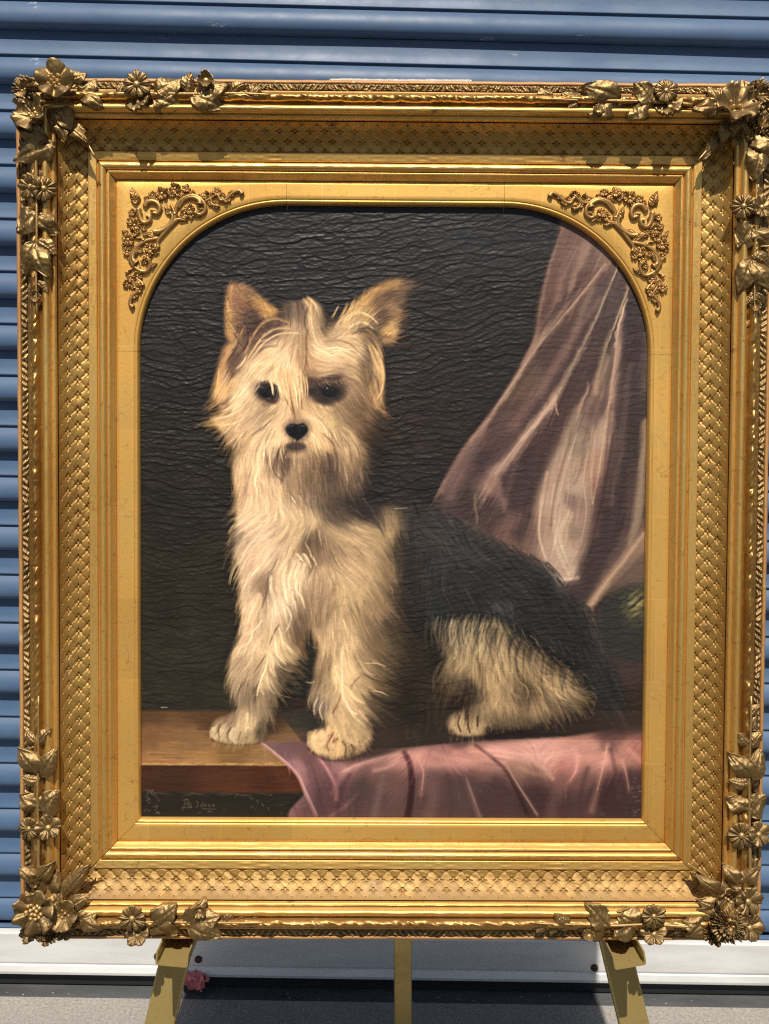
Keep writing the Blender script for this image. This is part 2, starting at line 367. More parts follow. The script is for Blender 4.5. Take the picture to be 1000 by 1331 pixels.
def band(pts, wl, wr, col, a, taper=(1, 1)):
    """a fold of cloth: hard on one flank, soft on the other (wl left of the run, wr right of it)"""
    p = spline(pts, False, 6).astype(np.float32); R = 2.6*max(wl, wr)
    x0, y0 = p.min(0)-R; x1, y1 = p.max(0)+R
    i0, i1 = max(int((x0-PX0)*KP), 0), min(int((x1-PX0)*KP)+1, PW); j0, j1 = max(int((y0-PY0)*KP), 0), min(int((y1-PY0)*KP)+1, PH)
    b = (slice(j0, j1), slice(i0, i1)); X = GX[b]+1.6*WOB1[b]; Y = GY[b]+1.6*WOB2[b]
    best = np.full(X.shape, 1e9, np.float32); sg_ = np.ones(X.shape, np.float32); ss = np.zeros(X.shape, np.float32); n = len(p)-1
    for k in range(n):
        ax, ay = p[k]; dx, dy = p[k+1]-p[k]; L = dx*dx+dy*dy+1e-6
        t = np.clip(((X-ax)*dx+(Y-ay)*dy)/L, 0, 1); d = (X-ax-t*dx)**2+(Y-ay-t*dy)**2; u = d < best
        best[u] = d[u]; sg_[u] = (dx*(Y-ay)-dy*(X-ax))[u]; ss[u] = ((k+t)/n)[u]
    w = np.where(sg_ > 0, wl, wr)*(taper[0]+(taper[1]-taper[0])*ss)
    m = np.exp(-best/(w*w))*a
    v = IMG[b]; v += (np.asarray(col, np.float32)-v)*(m*cur[b])[..., None]
PKL, PKM, PKD = (176, 138, 124), (138, 102, 92), (46, 35, 37)
# folds: running downwards, wl is the right-hand flank (screen left of the run is wr)
for pts, wl, wr, c, a, tp in (
    ([(776, 300), (752, 345), (733, 385), (716, 415)], 7, 10, (60, 44, 46), .55, (1, 1)),
    ([(728, 292), (713, 340), (703, 388), (696, 430), (690, 450)], 3, 2.5, (128, 98, 88), .5, (.9, 1.8)),
    ([(716, 330), (706, 370), (700, 400)], 5, 2, (120, 88, 78), .4, (1, 1)),
    ([(762, 316), (748, 350), (740, 372)], 9, 6, (146, 112, 102), .7, (1.1, .5)),
    ([(775, 306), (792, 322)], 9, 9, (136, 106, 98), .7, (1, 1)),
    ([(735, 310), (728, 350), (722, 380)], 8, 6, (108, 76, 72), .5, (1, 1)),
    ([(796, 332), (756, 378), (722, 415), (692, 452), (662, 500), (630, 545), (598, 590), (574, 634)], 12, 4, (128, 95, 86), .75, (.45, 1.3)),
    ([(784, 340), (746, 388), (716, 423), (690, 457), (668, 492), (640, 532), (614, 568)], 4, 2.5, (156, 124, 108), .5, (.9, 1.9)),
    ([(770, 372), (758, 398), (748, 425)], 8, 4, (122, 98, 88), .6, (1, .7)),
    ([(776, 395), (752, 440), (724, 485), (690, 535), (655, 580), (622, 625)], 8, 10, (64, 46, 48), .6, (.5, 1.2)),
    ([(600, 610), (588, 640), (590, 668)], 12, 10, (70, 52, 54), .5, (1, 1)),
    ([(801, 342), (786, 380), (768, 424), (745, 470), (724, 508), (702, 540), (680, 566)], 3, 2, (164, 134, 116), .75, (.6, 2.0)),
    ([(728, 505), (702, 545), (672, 585), (644, 618), (636, 634)], 13, 6, (150, 114, 104), .8, (.5, 1.2)),
    ([(722, 512), (696, 548), (664, 588), (642, 612)], 4, 3, (174, 138, 124), .55, (.9, 1.6)),
    ([(724, 512), (722, 522), (727, 535)], 2.5, 2, (176, 134, 118), .7, (1, .5)),
    ([(646, 622), (652, 642), (658, 654)], 12, 6, (126, 92, 86), .7, (1, .6)),
    ([(724, 545), (700, 590), (684, 630), (672, 670)], 9, 9, (58, 42, 44), .7, (.6, 1.2)),
    ([(806, 356), (794, 390), (776, 440), (760, 480), (744, 520)], 6, 6, (66, 50, 51), .5, (1, 1)),
    ([(816, 368), (801, 408), (787, 448), (779, 476), (776, 505)], 3.5, 2, (148, 118, 102), .8, (.7, 1.2)),
    ([(786, 450), (784, 480), (782, 510)], 5, 4, (110, 90, 78), .5, (1, 1)),
    ([(808, 396), (802, 440), (798, 480), (792, 525), (787, 565)], 4, 8, (172, 132, 118), .85, (.5, 1.4)),
    ([(813, 385), (804, 416), (799, 446)], 1.4, 1.4, (188, 154, 134), .8, (1, 1)),
    ([(766, 495), (753, 530), (742, 562)], 6, 2.5, (158, 120, 108), .7, (.5, 1.5)),
    ([(826, 410), (818, 500), (806, 600), (794, 690), (772, 765)], 16, 13, (50, 38, 40), .72, (.6, 1.1)),
    ([(836, 380), (834, 470), (836, 540)], 8, 8, (54, 44, 46), .6, (1, 1)),
    ([(800, 560), (790, 620), (776, 690)], 5, 4, (92, 62, 56), .55, (1, 1)),
    ([(840, 540), (837, 600), (831, 660), (825, 705)], 4, 8, (140, 114, 98), .75, (.6, 1.2)),
    ([(846, 694), (824, 716), (802, 742), (784, 768), (770, 790)], 14, 3, (134, 102, 90), .85, (1.3, .5)),
    ([(842, 690), (814, 727), (792, 754), (771, 786)], 4, 2.5, (166, 132, 114), .5, (1, 1)),
    ([(770, 788), (775, 825)], 5, 4, (116, 78, 68), .75, (1, .8)),
    ([(700, 722), (676, 710), (660, 690), (676, 668)], 10, 8, (104, 76, 70), .5, (1, 1)),
    ([(700, 724), (680, 716), (664, 708)], 3, 3, (140, 98, 86), .6, (1, .6)),
    ([(619, 638), (621, 674)], 2, 1.5, (112, 92, 78), .7, (1, .8)),
    ([(640, 650), (636, 690)], 8, 8, (56, 42, 43), .5, (1, 1))):
    band(pts, wl, wr, c, a, tp)
for pts, wl, wr, c, a, tp in (([(778, 384), (742, 438), (706, 494), (668, 548)], 7, 6, (124, 92, 86), .5, (.6, 1.3)), ([(802, 430), (784, 500), (770, 545)], 8, 8, (128, 100, 90), .5, (.6, 1)), ([(628, 556), (604, 598), (586, 640)], 12, 8, (112, 84, 80), .55, (.8, 1.2)),
    ([(790, 460), (766, 520), (742, 575), (720, 630)], 9, 7, (146, 114, 102), .55, (.5, 1.3)), ([(818, 470), (810, 560), (796, 650)], 6, 5, (92, 70, 68), .5, (1, 1)), ([(752, 420), (726, 470), (700, 510)], 5, 5, (108, 80, 76), .45, (1, 1)), ([(745, 318), (732, 352), (724, 385)], 6, 5, (132, 100, 92), .5, (1, .8)),
    ([(672, 600), (660, 640), (662, 672)], 6, 5, (92, 68, 66), .5, (1, 1)), ([(700, 660), (690, 700), (700, 722)], 8, 7, (120, 90, 82), .5, (1, 1)), ([(842, 430), (838, 500)], 5, 4, (92, 74, 72), .5, (1, 1)), ([(830, 600), (818, 680), (796, 738)], 7, 6, (84, 62, 62), .45, (1, 1))):
    band(pts, wl, wr, c, a, tp)
IMG += cur[..., None]*(IMG*.06+np.array([5, 4, 4], np.float32))
# the big bright panel
pan = pmask([(748, 530), (770, 545), (792, 530), (792, 570), (788, 605), (776, 645), (768, 690), (762, 715), (755, 730), (754, 750), (740, 752), (724, 757), (714, 740), (701, 716), (699, 680), (699, 645), (712, 606), (730, 568)], 5)
lay(pan*.9, field([(760, 548, 136, 110, 100), (752, 575, 150, 124, 108), (780, 560, 182, 146, 130), (735, 590, 176, 142, 126), (715, 630, 178, 142, 126), (706, 680, 168, 132, 116), (706, 710, 178, 144, 128), (725, 640, 190, 156, 138), (748, 630, 186, 152, 136),
    (745, 648, 142, 110, 102), (735, 665, 192, 156, 138), (757, 668, 168, 132, 118), (748, 690, 146, 118, 106), (737, 690, 178, 146, 128), (755, 710, 176, 140, 124), (738, 715, 190, 160, 142), (726, 735, 188, 150, 136), (748, 748, 204, 168, 150), (780, 600, 178, 134, 116), (785, 625, 150, 106, 92)], eps=25))
for pts, w, c, a in (([(748, 545), (735, 590), (722, 640), (718, 680)], 1.2, (122, 92, 80), .7), ([(764, 545), (757, 600), (748, 625)], 1.5, (126, 98, 88), .6), ([(775, 555), (770, 610), (772, 650)], 1.5, (200, 160, 140), .6),
                     ([(730, 670), (724, 700), (735, 730), (742, 744)], 2, (206, 176, 156), .6), ([(742, 662), (730, 690), (736, 715)], 2, (206, 172, 150), .5), ([(705, 640), (703, 690), (714, 728)], 1.5, (206, 170, 148), .5),
                     ([(712, 610), (706, 650)], 2, (200, 160, 140), .5), ([(722, 745), (735, 750), (754, 748)], 2.2, (214, 178, 160), .7), ([(757, 550), (765, 556), (766, 566), (758, 570)], 2, (104, 86, 82), .4)):
    fold(pts, w, w, c, a, 1.5)
fold([(838, 545), (836, 600), (831, 660), (825, 700)], 4, 6, (136, 110, 96), .7, 3)
fold([(842, 700), (822, 720), (800, 746), (782, 770), (770, 788), (774, 820)], 10, 3, (140, 106, 92), .75, 3)
fold([(838, 690), (812, 728), (790, 756), (770, 785)], 2, 3, (178, 142, 122), .55, 2)
fold([(771, 790), (774, 822)], 4, 4, (110, 74, 66), .6, 3)
fold([(698, 722), (676, 712), (650, 690), (668, 672)], 4, 8, (112, 82, 74), .5, 5)
fold([(619, 640), (620, 672)], 1.5, 1.2, (104, 84, 72), .6, 1.2)
hair(cur*(GY < 800), 1400, [(740, 350, 112), (700, 450, 122), (640, 560, 128), (760, 500, 108), (740, 640, 97), (800, 420, 104), (810, 600, 95), (600, 620, 120), (820, 740, 130)], 26, 1.7, jit=.12, a=.38, seed=8, soft=1.0, wander=.15, region=1, short=False)
for pts, w, c, a in (([(786, 338), (748, 386), (718, 421), (692, 455)], 1.0, (186, 152, 134), .6), ([(690, 457), (668, 491), (640, 531)], 1.4, (180, 146, 128), .5), ([(800, 345), (786, 380), (768, 424), (746, 468), (726, 506)], .9, (188, 158, 138), .75), ([(722, 512), (700, 542), (676, 570), (652, 602)], 1.6, (196, 160, 142), .55),
    ([(815, 370), (802, 406), (788, 446)], .8, (176, 146, 126), .65), ([(806, 400), (801, 440), (797, 480), (790, 530)], 1.1, (190, 154, 138), .6), ([(712, 345), (703, 388), (697, 425)], 1.0, (150, 118, 104), .3), ([(840, 692), (814, 726), (792, 753), (772, 784)], 1.2, (184, 150, 130), .55), ([(766, 496), (754, 528), (744, 558)], 1.0, (176, 140, 124), .55),
    ([(706, 650), (702, 690), (712, 726), (722, 750)], 1.4, (206, 174, 154), .5), ([(750, 560), (738, 600), (726, 650), (722, 690)], 1.2, (204, 172, 152), .45), ([(786, 560), (780, 606), (772, 650)], 1.2, (206, 168, 148), .5), ([(766, 580), (760, 620), (764, 660), (758, 700)], 1.0, (206, 176, 158), .45), ([(735, 668), (728, 694), (738, 722), (748, 742)], 1.2, (212, 184, 164), .5)):
    stroke(spline(pts, False, 6), w, w*.5, c, a, .9, True)
for pts, w, c, a in (([(776, 345), (738, 394), (708, 432)], 2.0, (70, 50, 50), .5), ([(690, 470), (664, 510), (634, 554)], 2.4, (72, 52, 52), .45), ([(794, 362), (776, 410), (752, 458), (730, 498)], 2.2, (62, 45, 46), .5), ([(716, 530), (688, 566), (660, 606)], 2.2, (60, 44, 45), .45), ([(795, 520), (790, 570), (786, 620)], 2.2, (84, 58, 54), .5), ([(798, 560), (786, 640), (768, 720)], 3, (48, 36, 37), .5)):
    stroke(spline(pts, False, 6), w, w*.6, c, a, 1.6, True)
# rolled cushion at the far right
lay(pmask([(786, 790), (800, 768), (822, 758), (850, 752), (850, 850), (800, 850), (788, 826)], 3), (44, 42, 40))
lay(pmask([(826, 712), (846, 692), (850, 752), (820, 757), (800, 766), (790, 772), (800, 752)], 5)*.55, (132, 104, 90))
for k in range(95):
    x, y = prng.uniform(808, 842), prng.uniform(762, 812); f = max(0., 1-((x-830)/20)**2-((y-782)/22)**2)
    stroke([(x, y+3), (x+5, y), (x+11, y-5)], 1.7, .6, np.array((64, 60, 48))+f*np.array((92, 74, 42)), .5, 1.2, True)

# ---- ledge
lay(pmask([(170, 925), (360, 925), (420, 1000), (420, 1000), (170, 998)], .8, False), field([(185, 932, 80, 56, 36), (260, 932, 78, 54, 34), (330, 935, 58, 40, 28), (190, 960, 116, 82, 52), (250, 965, 124, 90, 58), (300, 978, 124, 90, 54), (200, 990, 148, 106, 66), (260, 992, 152, 112, 66), (340, 990, 140, 104, 66), (370, 996, 130, 96, 60)], eps=80))
lay(pmask([(170, 998), (430, 998), (430, 1035), (170, 1034)], .6, False), field([(190, 1005, 62, 38, 24), (300, 1005, 74, 42, 26), (370, 1005, 80, 44, 28), (200, 1028, 56, 34, 22), (350, 1028, 66, 36, 22)]))
lay(pmask([(170, 1034), (440, 1035), (440, 1080), (170, 1080)], .8, False), (35, 30, 23))
low = ((GY > 925)*(GX < 420)).astype(np.float32)
hair(low*(GY < 1034), 900, [(250, 960, 2), (300, 1020, -1)], 30, 1.1, jit=.13, a=.35, seed=21, soft=.8, wander=.1, region=1, short=False)
for k in range(80):
    x = prng.uniform(180, 375); stroke([(x, 996+prng.normal(0, .8)), (x+prng.uniform(4, 12), 996.5+prng.normal(0, .6))], .8, .5, (176, 132, 82), .5, .7)
stroke([(180, 925.5), (352, 925.5)], 1, 1, (40, 32, 24), .6, 1.4)
for k in range(25):
    x = prng.uniform(185, 400); stroke([(x, 1036+prng.normal(0, 1.5)), (x+14, 1037+prng.normal(0, 1))], .7, .4, (74, 60, 48), .45, .8)
# signature
sg = (84, 78, 58)
for pts in ([(236.5, 1044.5), (238, 1043.5), (242, 1043.3)], [(239.2, 1044), (238.2, 1049), (237.5, 1054)], [(234.5, 1055), (236, 1054.5), (239.5, 1054.6)], [(239.3, 1044), (243, 1043.6), (244, 1046), (242, 1048.5), (239.4, 1049)],
            [(241.5, 1049), (244.5, 1053), (248, 1054.3)], [(247, 1048.2), (244, 1048.2), (243.3, 1050.5), (247.5, 1051.5), (247.8, 1054), (243.5, 1054.6), (241, 1054)],
            [(254, 1046.5), (256.2, 1046.8), (256, 1051), (255, 1053.6), (253, 1053.3)], [(261, 1050), (259.6, 1051.5), (260.5, 1053.4), (262.3, 1052.4), (261.6, 1050), (261, 1050)], [(264.2, 1053.2), (264.6, 1050.2), (266.8, 1050.6), (267, 1053.2)],
            [(270, 1051.8), (272.3, 1050.8), (271, 1049.8), (269.8, 1051.6), (271, 1053.2), (273, 1052.6)], [(277.8, 1050.2), (275.6, 1050.4), (277.6, 1052), (275.4, 1053.2)], [(262, 1055.8), (270, 1056.2), (279, 1056.4)]):
    stroke(pts, .45, .45, sg, .78, .5)

# ---- pink cloth over the ledge
clo = pmask([(338, 967), (352, 975), (382, 1004), (397, 1031), (410, 1080), (850, 1080), (850, 950), (740, 958), (620, 964), (500, 975), (420, 968)], 1.2)
lay(clo, field([(350, 970, 112, 84, 82), (375, 975, 108, 78, 78), (400, 985, 112, 78, 76), (385, 1000, 150, 108, 106), (420, 1010, 112, 76, 76), (440, 1000, 150, 106, 102), (470, 990, 128, 88, 84), (410, 1050, 120, 86, 84), (440, 1040, 112, 78, 76), (470, 1030, 106, 80, 74),
    (500, 1010, 130, 94, 86), (520, 985, 158, 110, 100), (480, 1050, 112, 84, 78), (550, 990, 160, 112, 102), (560, 1020, 116, 84, 78), (570, 975, 130, 88, 82), (600, 985, 158, 108, 98), (620, 975, 164, 116, 102), (600, 1030, 100, 76, 70), (560, 1050, 102, 74, 68),
    (650, 985, 168, 120, 108), (680, 1000, 140, 104, 88), (700, 975, 172, 124, 112), (720, 990, 170, 122, 108), (650, 1040, 90, 64, 62), (700, 1040, 84, 58, 56), (700, 1010, 120, 86, 76), (740, 1000, 150, 98, 90), (770, 980, 150, 106, 92), (760, 1010, 128, 92, 82), (760, 1050, 96, 68, 64),
    (790, 990, 156, 108, 96), (800, 1040, 80, 54, 54), (820, 980, 134, 92, 80), (838, 975, 120, 78, 70), (830, 1020, 84, 58, 56), (830, 1055, 76, 54, 52), (500, 970, 80, 56, 54), (600, 964, 90, 60, 56), (800, 962, 84, 56, 52)], eps=70))
for pts, w0, w1, c, a, s in (([(340, 968), (382, 1004), (398, 1034), (412, 1064)], 1.5, 3, (186, 136, 132), .75, 1.5), ([(413, 985), (425, 1000), (437, 1022), (438, 1042)], 2, 3, (186, 126, 124), .7, 2), ([(450, 1002), (440, 1020), (432, 1035)], 4, 2, (176, 122, 116), .6, 2.5),
    ([(445, 1008), (470, 996), (510, 983), (530, 980)], 3, 4, (190, 140, 128), .65, 2.5), ([(466, 1035), (450, 1052), (430, 1066)], 2, 2.5, (172, 122, 118), .6, 2), ([(478, 1000), (470, 1030), (462, 1066)], 6, 8, (96, 70, 66), .45, 5), ([(400, 990), (412, 1020), (420, 1060)], 4, 7, (92, 62, 64), .45, 4),
    ([(528, 980), (535, 995), (538, 1020), (536, 1045), (533, 1066)], 3.5, 4.5, (58, 30, 30), .8, 2), ([(545, 985), (553, 1005), (550, 1035)], 5, 3, (180, 126, 112), .6, 3), ([(555, 1000), (580, 995), (620, 995)], 5, 4, (176, 124, 112), .5, 4),
    ([(608, 1012), (618, 1040), (628, 1068)], 3, 4, (152, 112, 106), .55, 2.5), ([(622, 970), (642, 985), (662, 1004), (676, 1030), (690, 1060)], 2, 2.4, (66, 36, 36), .75, 1.8), ([(660, 990), (672, 1012), (690, 1040), (704, 1062)], 1.5, 2, (160, 118, 106), .7, 1.5),
    ([(640, 978), (680, 985), (720, 985), (750, 978)], 6, 6, (186, 138, 124), .5, 5), ([(680, 1000), (700, 1008), (718, 1010)], 3, 2, (160, 124, 100), .55, 2.5), ([(757, 985), (754, 1005), (746, 1018)], 5, 2, (190, 128, 118), .65, 3), ([(796, 970), (790, 1000), (783, 1030), (776, 1056)], 3, 4, (178, 128, 112), .6, 3),
    ([(815, 990), (820, 1005), (825, 1030)], 3, 2, (170, 118, 104), .55, 2.5), ([(825, 975), (835, 985), (842, 992)], 3, 3, (170, 114, 102), .5, 3), ([(590, 1010), (640, 1010), (660, 1015)], 10, 12, (80, 56, 54), .35, 8), ([(800, 1010), (805, 1060)], 9, 12, (70, 46, 46), .4, 7), ([(700, 1025), (740, 1050)], 12, 12, (74, 50, 50), .4, 8)):
    stroke(spline(pts, False, 5), w0, w1, c, a, s)
hair(clo, 800, [(420, 1030, 70), (500, 1000, 150), (560, 1040, 95), (640, 985, 10), (700, 1040, 60), (760, 980, 170), (790, 1040, 105)], 18, 1.6, jit=.10, a=.38, seed=31, soft=1.1, wander=.2, region=1, short=False)
def shade(pts, soft, f, tint=(1, 1, 1)):
    m = pmask(pts, soft)[..., None]; IMG[:] = IMG*(1-m*(1-f*np.asarray(tint, np.float32)))
shade([(420, 1020), (470, 1012), (530, 1002), (600, 1008), (660, 1012), (740, 1016), (850, 1006), (850, 1090), (420, 1090)], 8, .74, (1, .98, 1.0))
shade([(630, 966), (760, 960), (850, 962), (850, 996), (740, 1006), (690, 1000), (640, 985)], 6, 1.14)
shade([(440, 1002), (480, 985), (530, 976), (600, 972), (640, 988), (600, 1004), (540, 1000), (490, 1004)], 6, 1.12)
for pts, w0, w1, c, a, s_ in (([(500, 1010), (494, 1040), (488, 1068)], 4, 6, (112, 88, 84), .55, 4), ([(560, 1008), (566, 1040), (560, 1068)], 7, 9, (104, 78, 74), .5, 5), ([(585, 1010), (590, 1040), (588, 1068)], 3, 4, (70, 48, 46), .5, 3), ([(648, 1015), (655, 1045), (660, 1068)], 5, 7, (70, 46, 46), .5, 5), ([(736, 1012), (726, 1040), (722, 1068)], 6, 8, (100, 72, 66), .45, 5), ([(690, 985), (714, 1002), (724, 1014)], 3, 2, (196, 150, 128), .5, 2.5), ([(745, 992), (765, 985), (790, 990)], 4, 3, (200, 138, 126), .45, 4),
    ([(456, 1010), (446, 1030), (440, 1062)], 2, 3, (70, 44, 48), .5, 2.5), ([(520, 990), (505, 1000), (488, 1004)], 3, 2, (196, 148, 136), .5, 2.5), ([(566, 982), (590, 988), (612, 990)], 3, 3, (190, 138, 124), .5, 3), ([(800, 975), (806, 1000), (812, 1040)], 2, 3, (72, 46, 44), .5, 2.5), ([(770, 1000), (762, 1030), (760, 1060)], 3, 4, (66, 44, 44), .45, 3)):
    stroke(spline(pts, False, 5), w0, w1, c, a, s_)
for pts, w, c, a in (([(344, 970), (384, 1005), (399, 1034), (412, 1062)], 1.2, (206, 156, 152), .6), ([(414, 986), (426, 1002), (437, 1024)], 1.2, (206, 146, 142), .55), ([(446, 1006), (472, 994), (512, 982)], 1.4, (208, 160, 148), .55), ([(660, 992), (674, 1016), (692, 1044), (704, 1062)], 1.0, (176, 134, 120), .6), ([(757, 984), (754, 1004), (747, 1017)], 1.6, (212, 150, 138), .55), ([(795, 972), (790, 1000), (783, 1030)], 1.4, (200, 150, 132), .55), ([(816, 990), (821, 1006), (825, 1028)], 1.2, (190, 138, 122), .5), ([(640, 976), (690, 982), (740, 978)], 1.8, (208, 160, 144), .45), ([(545, 986), (553, 1006), (551, 1030)], 1.4, (200, 148, 132), .5), ([(610, 1014), (620, 1042), (629, 1066)], 1.2, (160, 122, 114), .5)):
    stroke(spline(pts, False, 6), w, w*.5, c, a, 1.0, True)
# cast shade under the animal, part of the picture
lay(pmask([(336, 962), (350, 938), (380, 925), (420, 938), (405, 955), (420, 985), (470, 990), (560, 970), (640, 966), (760, 952), (850, 948), (850, 880), (760, 900), (600, 900), (500, 890), (400, 905), (340, 930)], 4)*.88, field([(380, 945, 50, 36, 32), (360, 958, 54, 38, 34), (450, 985, 52, 36, 32), (500, 950, 52, 40, 32), (540, 920, 58, 46, 32), (560, 950, 48, 38, 32), (640, 955, 40, 30, 28), (760, 945, 46, 34, 30), (840, 930, 52, 40, 34)], eps=200))
lay(pmask([(360, 962), (410, 958), (415, 985), (395, 985)], 6)*.5, (96, 68, 64))

# ---- black coat
coat = pmask([(508, 660), (525, 645), (555, 655), (577, 672), (615, 692), (668, 716), (708, 735), (728, 766), (764, 792), (778, 830), (806, 870), (812, 915), (770, 910), (740, 860), (690, 830), (645, 815), (600, 808), (566, 812), (560, 860), (575, 900), (570, 940), (530, 940), (520, 880), (515, 780), (515, 700)], 6)
coat = coat*np.clip((GX-512)/22, 0, 1)
lay(coat, field([(530, 665, 54, 47, 43), (560, 690, 62, 57, 53), (600, 700, 58, 56, 54), (560, 730, 50, 47, 46), (540, 760, 54, 46, 42), (600, 740, 44, 42, 41), (640, 740, 40, 39, 38), (700, 760, 38, 37, 36), (650, 780, 45, 44, 43), (600, 780, 43, 42, 41), (730, 800, 39, 38, 36), (760, 840, 38, 36, 33), (780, 880, 39, 37, 35), (560, 800, 46, 47, 45), (540, 840, 58, 49, 39), (548, 880, 68, 53, 39), (545, 910, 62, 50, 36), (560, 860, 48, 42, 35), (620, 715, 56, 55, 54), (690, 745, 46, 45, 45)], eps=90))
gcoat = [(520, 680, 100), (560, 680, 40), (600, 700, 60), (560, 740, 100), (620, 730, 30), (680, 740, 40), (720, 780, 55), (660, 780, 35), (600, 780, 60), (560, 800, 100), (760, 840, 65), (540, 880, 100)]
hair(coat, 700, gcoat, 26, 2.4, jit=.22, a=.5, seed=40, soft=1.6)
hair(coat, 1700, gcoat, 22, 1.0, jit=.2, a=.5, seed=41, lift=.03, soft=.7, hi=(.06, (86, 86, 82)))
for k in range(60):   # pale grey strands on the ridge of the back and the flank
    u = prng.random()
    if u < .4: x, y, a0 = prng.uniform(572, 620), prng.uniform(672, 690)+0, prng.uniform(-.6, .6)
    else: x, y, a0 = prng.uniform(636, 668), prng.uniform(776, 792), prng.uniform(.6, 1.2)
    q = [(x, y)]
    for s in range(4): q.append((q[-1][0]+5*math.cos(a0), q[-1][1]+5*math.sin(a0))); a0 += .22
    stroke(q, .8, .2, (84, 84, 80), .3, .9)

# ---- hind leg
hind = pmask([(566, 812), (590, 806), (625, 806), (652, 806), (676, 826), (700, 842), (735, 866), (764, 892), (766, 908), (750, 922), (716, 930), (696, 944), (664, 946), (636, 945), (632, 956), (606, 958), (588, 950), (587, 934), (602, 924), (616, 912), (590, 900), (576, 880), (584, 850), (576, 830)], 3)
ch = field([(572, 812, 112, 98, 74), (590, 822, 160, 138, 100), (620, 830, 186, 160, 112), (650, 835, 178, 150, 102), (680, 850, 174, 144, 98), (600, 860, 168, 140, 96), (640, 880, 184, 154, 104), (700, 870, 170, 140, 94), (740, 890, 182, 152, 104), (760, 902, 150, 124, 86), (588, 895, 104, 84, 58), (612, 900, 78, 60, 44), (650, 910, 172, 142, 96), (700, 920, 160, 132, 92), (740, 915, 132, 108, 76), (620, 930, 150, 124, 86), (595, 940, 184, 154, 108), (622, 948, 180, 150, 104), (660, 940, 140, 114, 80), (690, 942, 122, 100, 70), (660, 860, 186, 156, 106), (680, 890, 130, 104, 72), (630, 860, 160, 130, 90)], eps=30)
lay(hind*.95, ch)
gh = [(575, 815, 95), (600, 815, 100), (640, 815, 110), (660, 815, 60), (600, 850, 95), (590, 880, 110), (640, 860, 75), (640, 900, 80), (680, 850, 55), (720, 880, 40), (755, 895, 55), (700, 920, 70), (660, 930, 80), (610, 930, 100)]
hair(hind, 420, gh, 22, 2.4, jit=.11, a=.5, seed=50, soft=1.7)
hair(hind, 900, gh, 20, 1.2, jit=.11, a=.5, seed=51, soft=.8, hi=(.06, (216, 188, 136)))
for pts in ([(600, 930), (598, 942), (602, 952)], [(612, 930), (611, 942), (614, 953)], [(624, 932), (624, 944)]): stroke(pts, 1.1, 1.1, (62, 42, 30), .7, .9)
stroke([(588, 957), (610, 961), (640, 958), (700, 950)], 2, 2, (34, 24, 22), .6, 2)
for pts in ([(606, 880), (616, 896), (612, 912), (600, 922)], [(626, 866), (630, 890), (622, 912)], [(676, 880), (690, 900), (690, 925)]): stroke(spline(pts, False), 2.5, 1, (76, 58, 42), .5, 2.5)
hair(hind, 900, gh, 16, .7, jit=.12, a=.5, seed=52, lift=.05, soft=.6)
gh2_ = [(575, 815, 105), (620, 812, 115), (655, 815, 80), (700, 840, 50), (750, 885, 35)]
bd = pmask([(560, 800), (610, 798), (650, 800), (690, 822), (740, 856), (775, 895), (766, 905), (730, 872), (680, 840), (640, 818), (570, 822)], 4)
hair(bd, 260, gh, 22, .9, jit=.2, a=.55, seed=53, tint=(.5, .5, .52), soft=.8)
hair(bd, 90, gh2_, 16, .8, jit=.2, a=.4, seed=54, src=np.full_like(IMG, 1)*np.array([170, 144, 104], np.float32), soft=.8, wander=.8)
eg = pmask([(560, 652), (620, 688), (712, 730), (732, 764), (770, 790), (790, 850), (806, 900), (780, 905), (756, 800), (706, 748), (660, 724), (600, 702)], 5)
hair(eg, 520, gcoat, 20, 1.0, jit=.22, a=.5, seed=55, src=np.full_like(IMG, 1)*np.array([46, 45, 45], np.float32), soft=1.0, wander=.8)

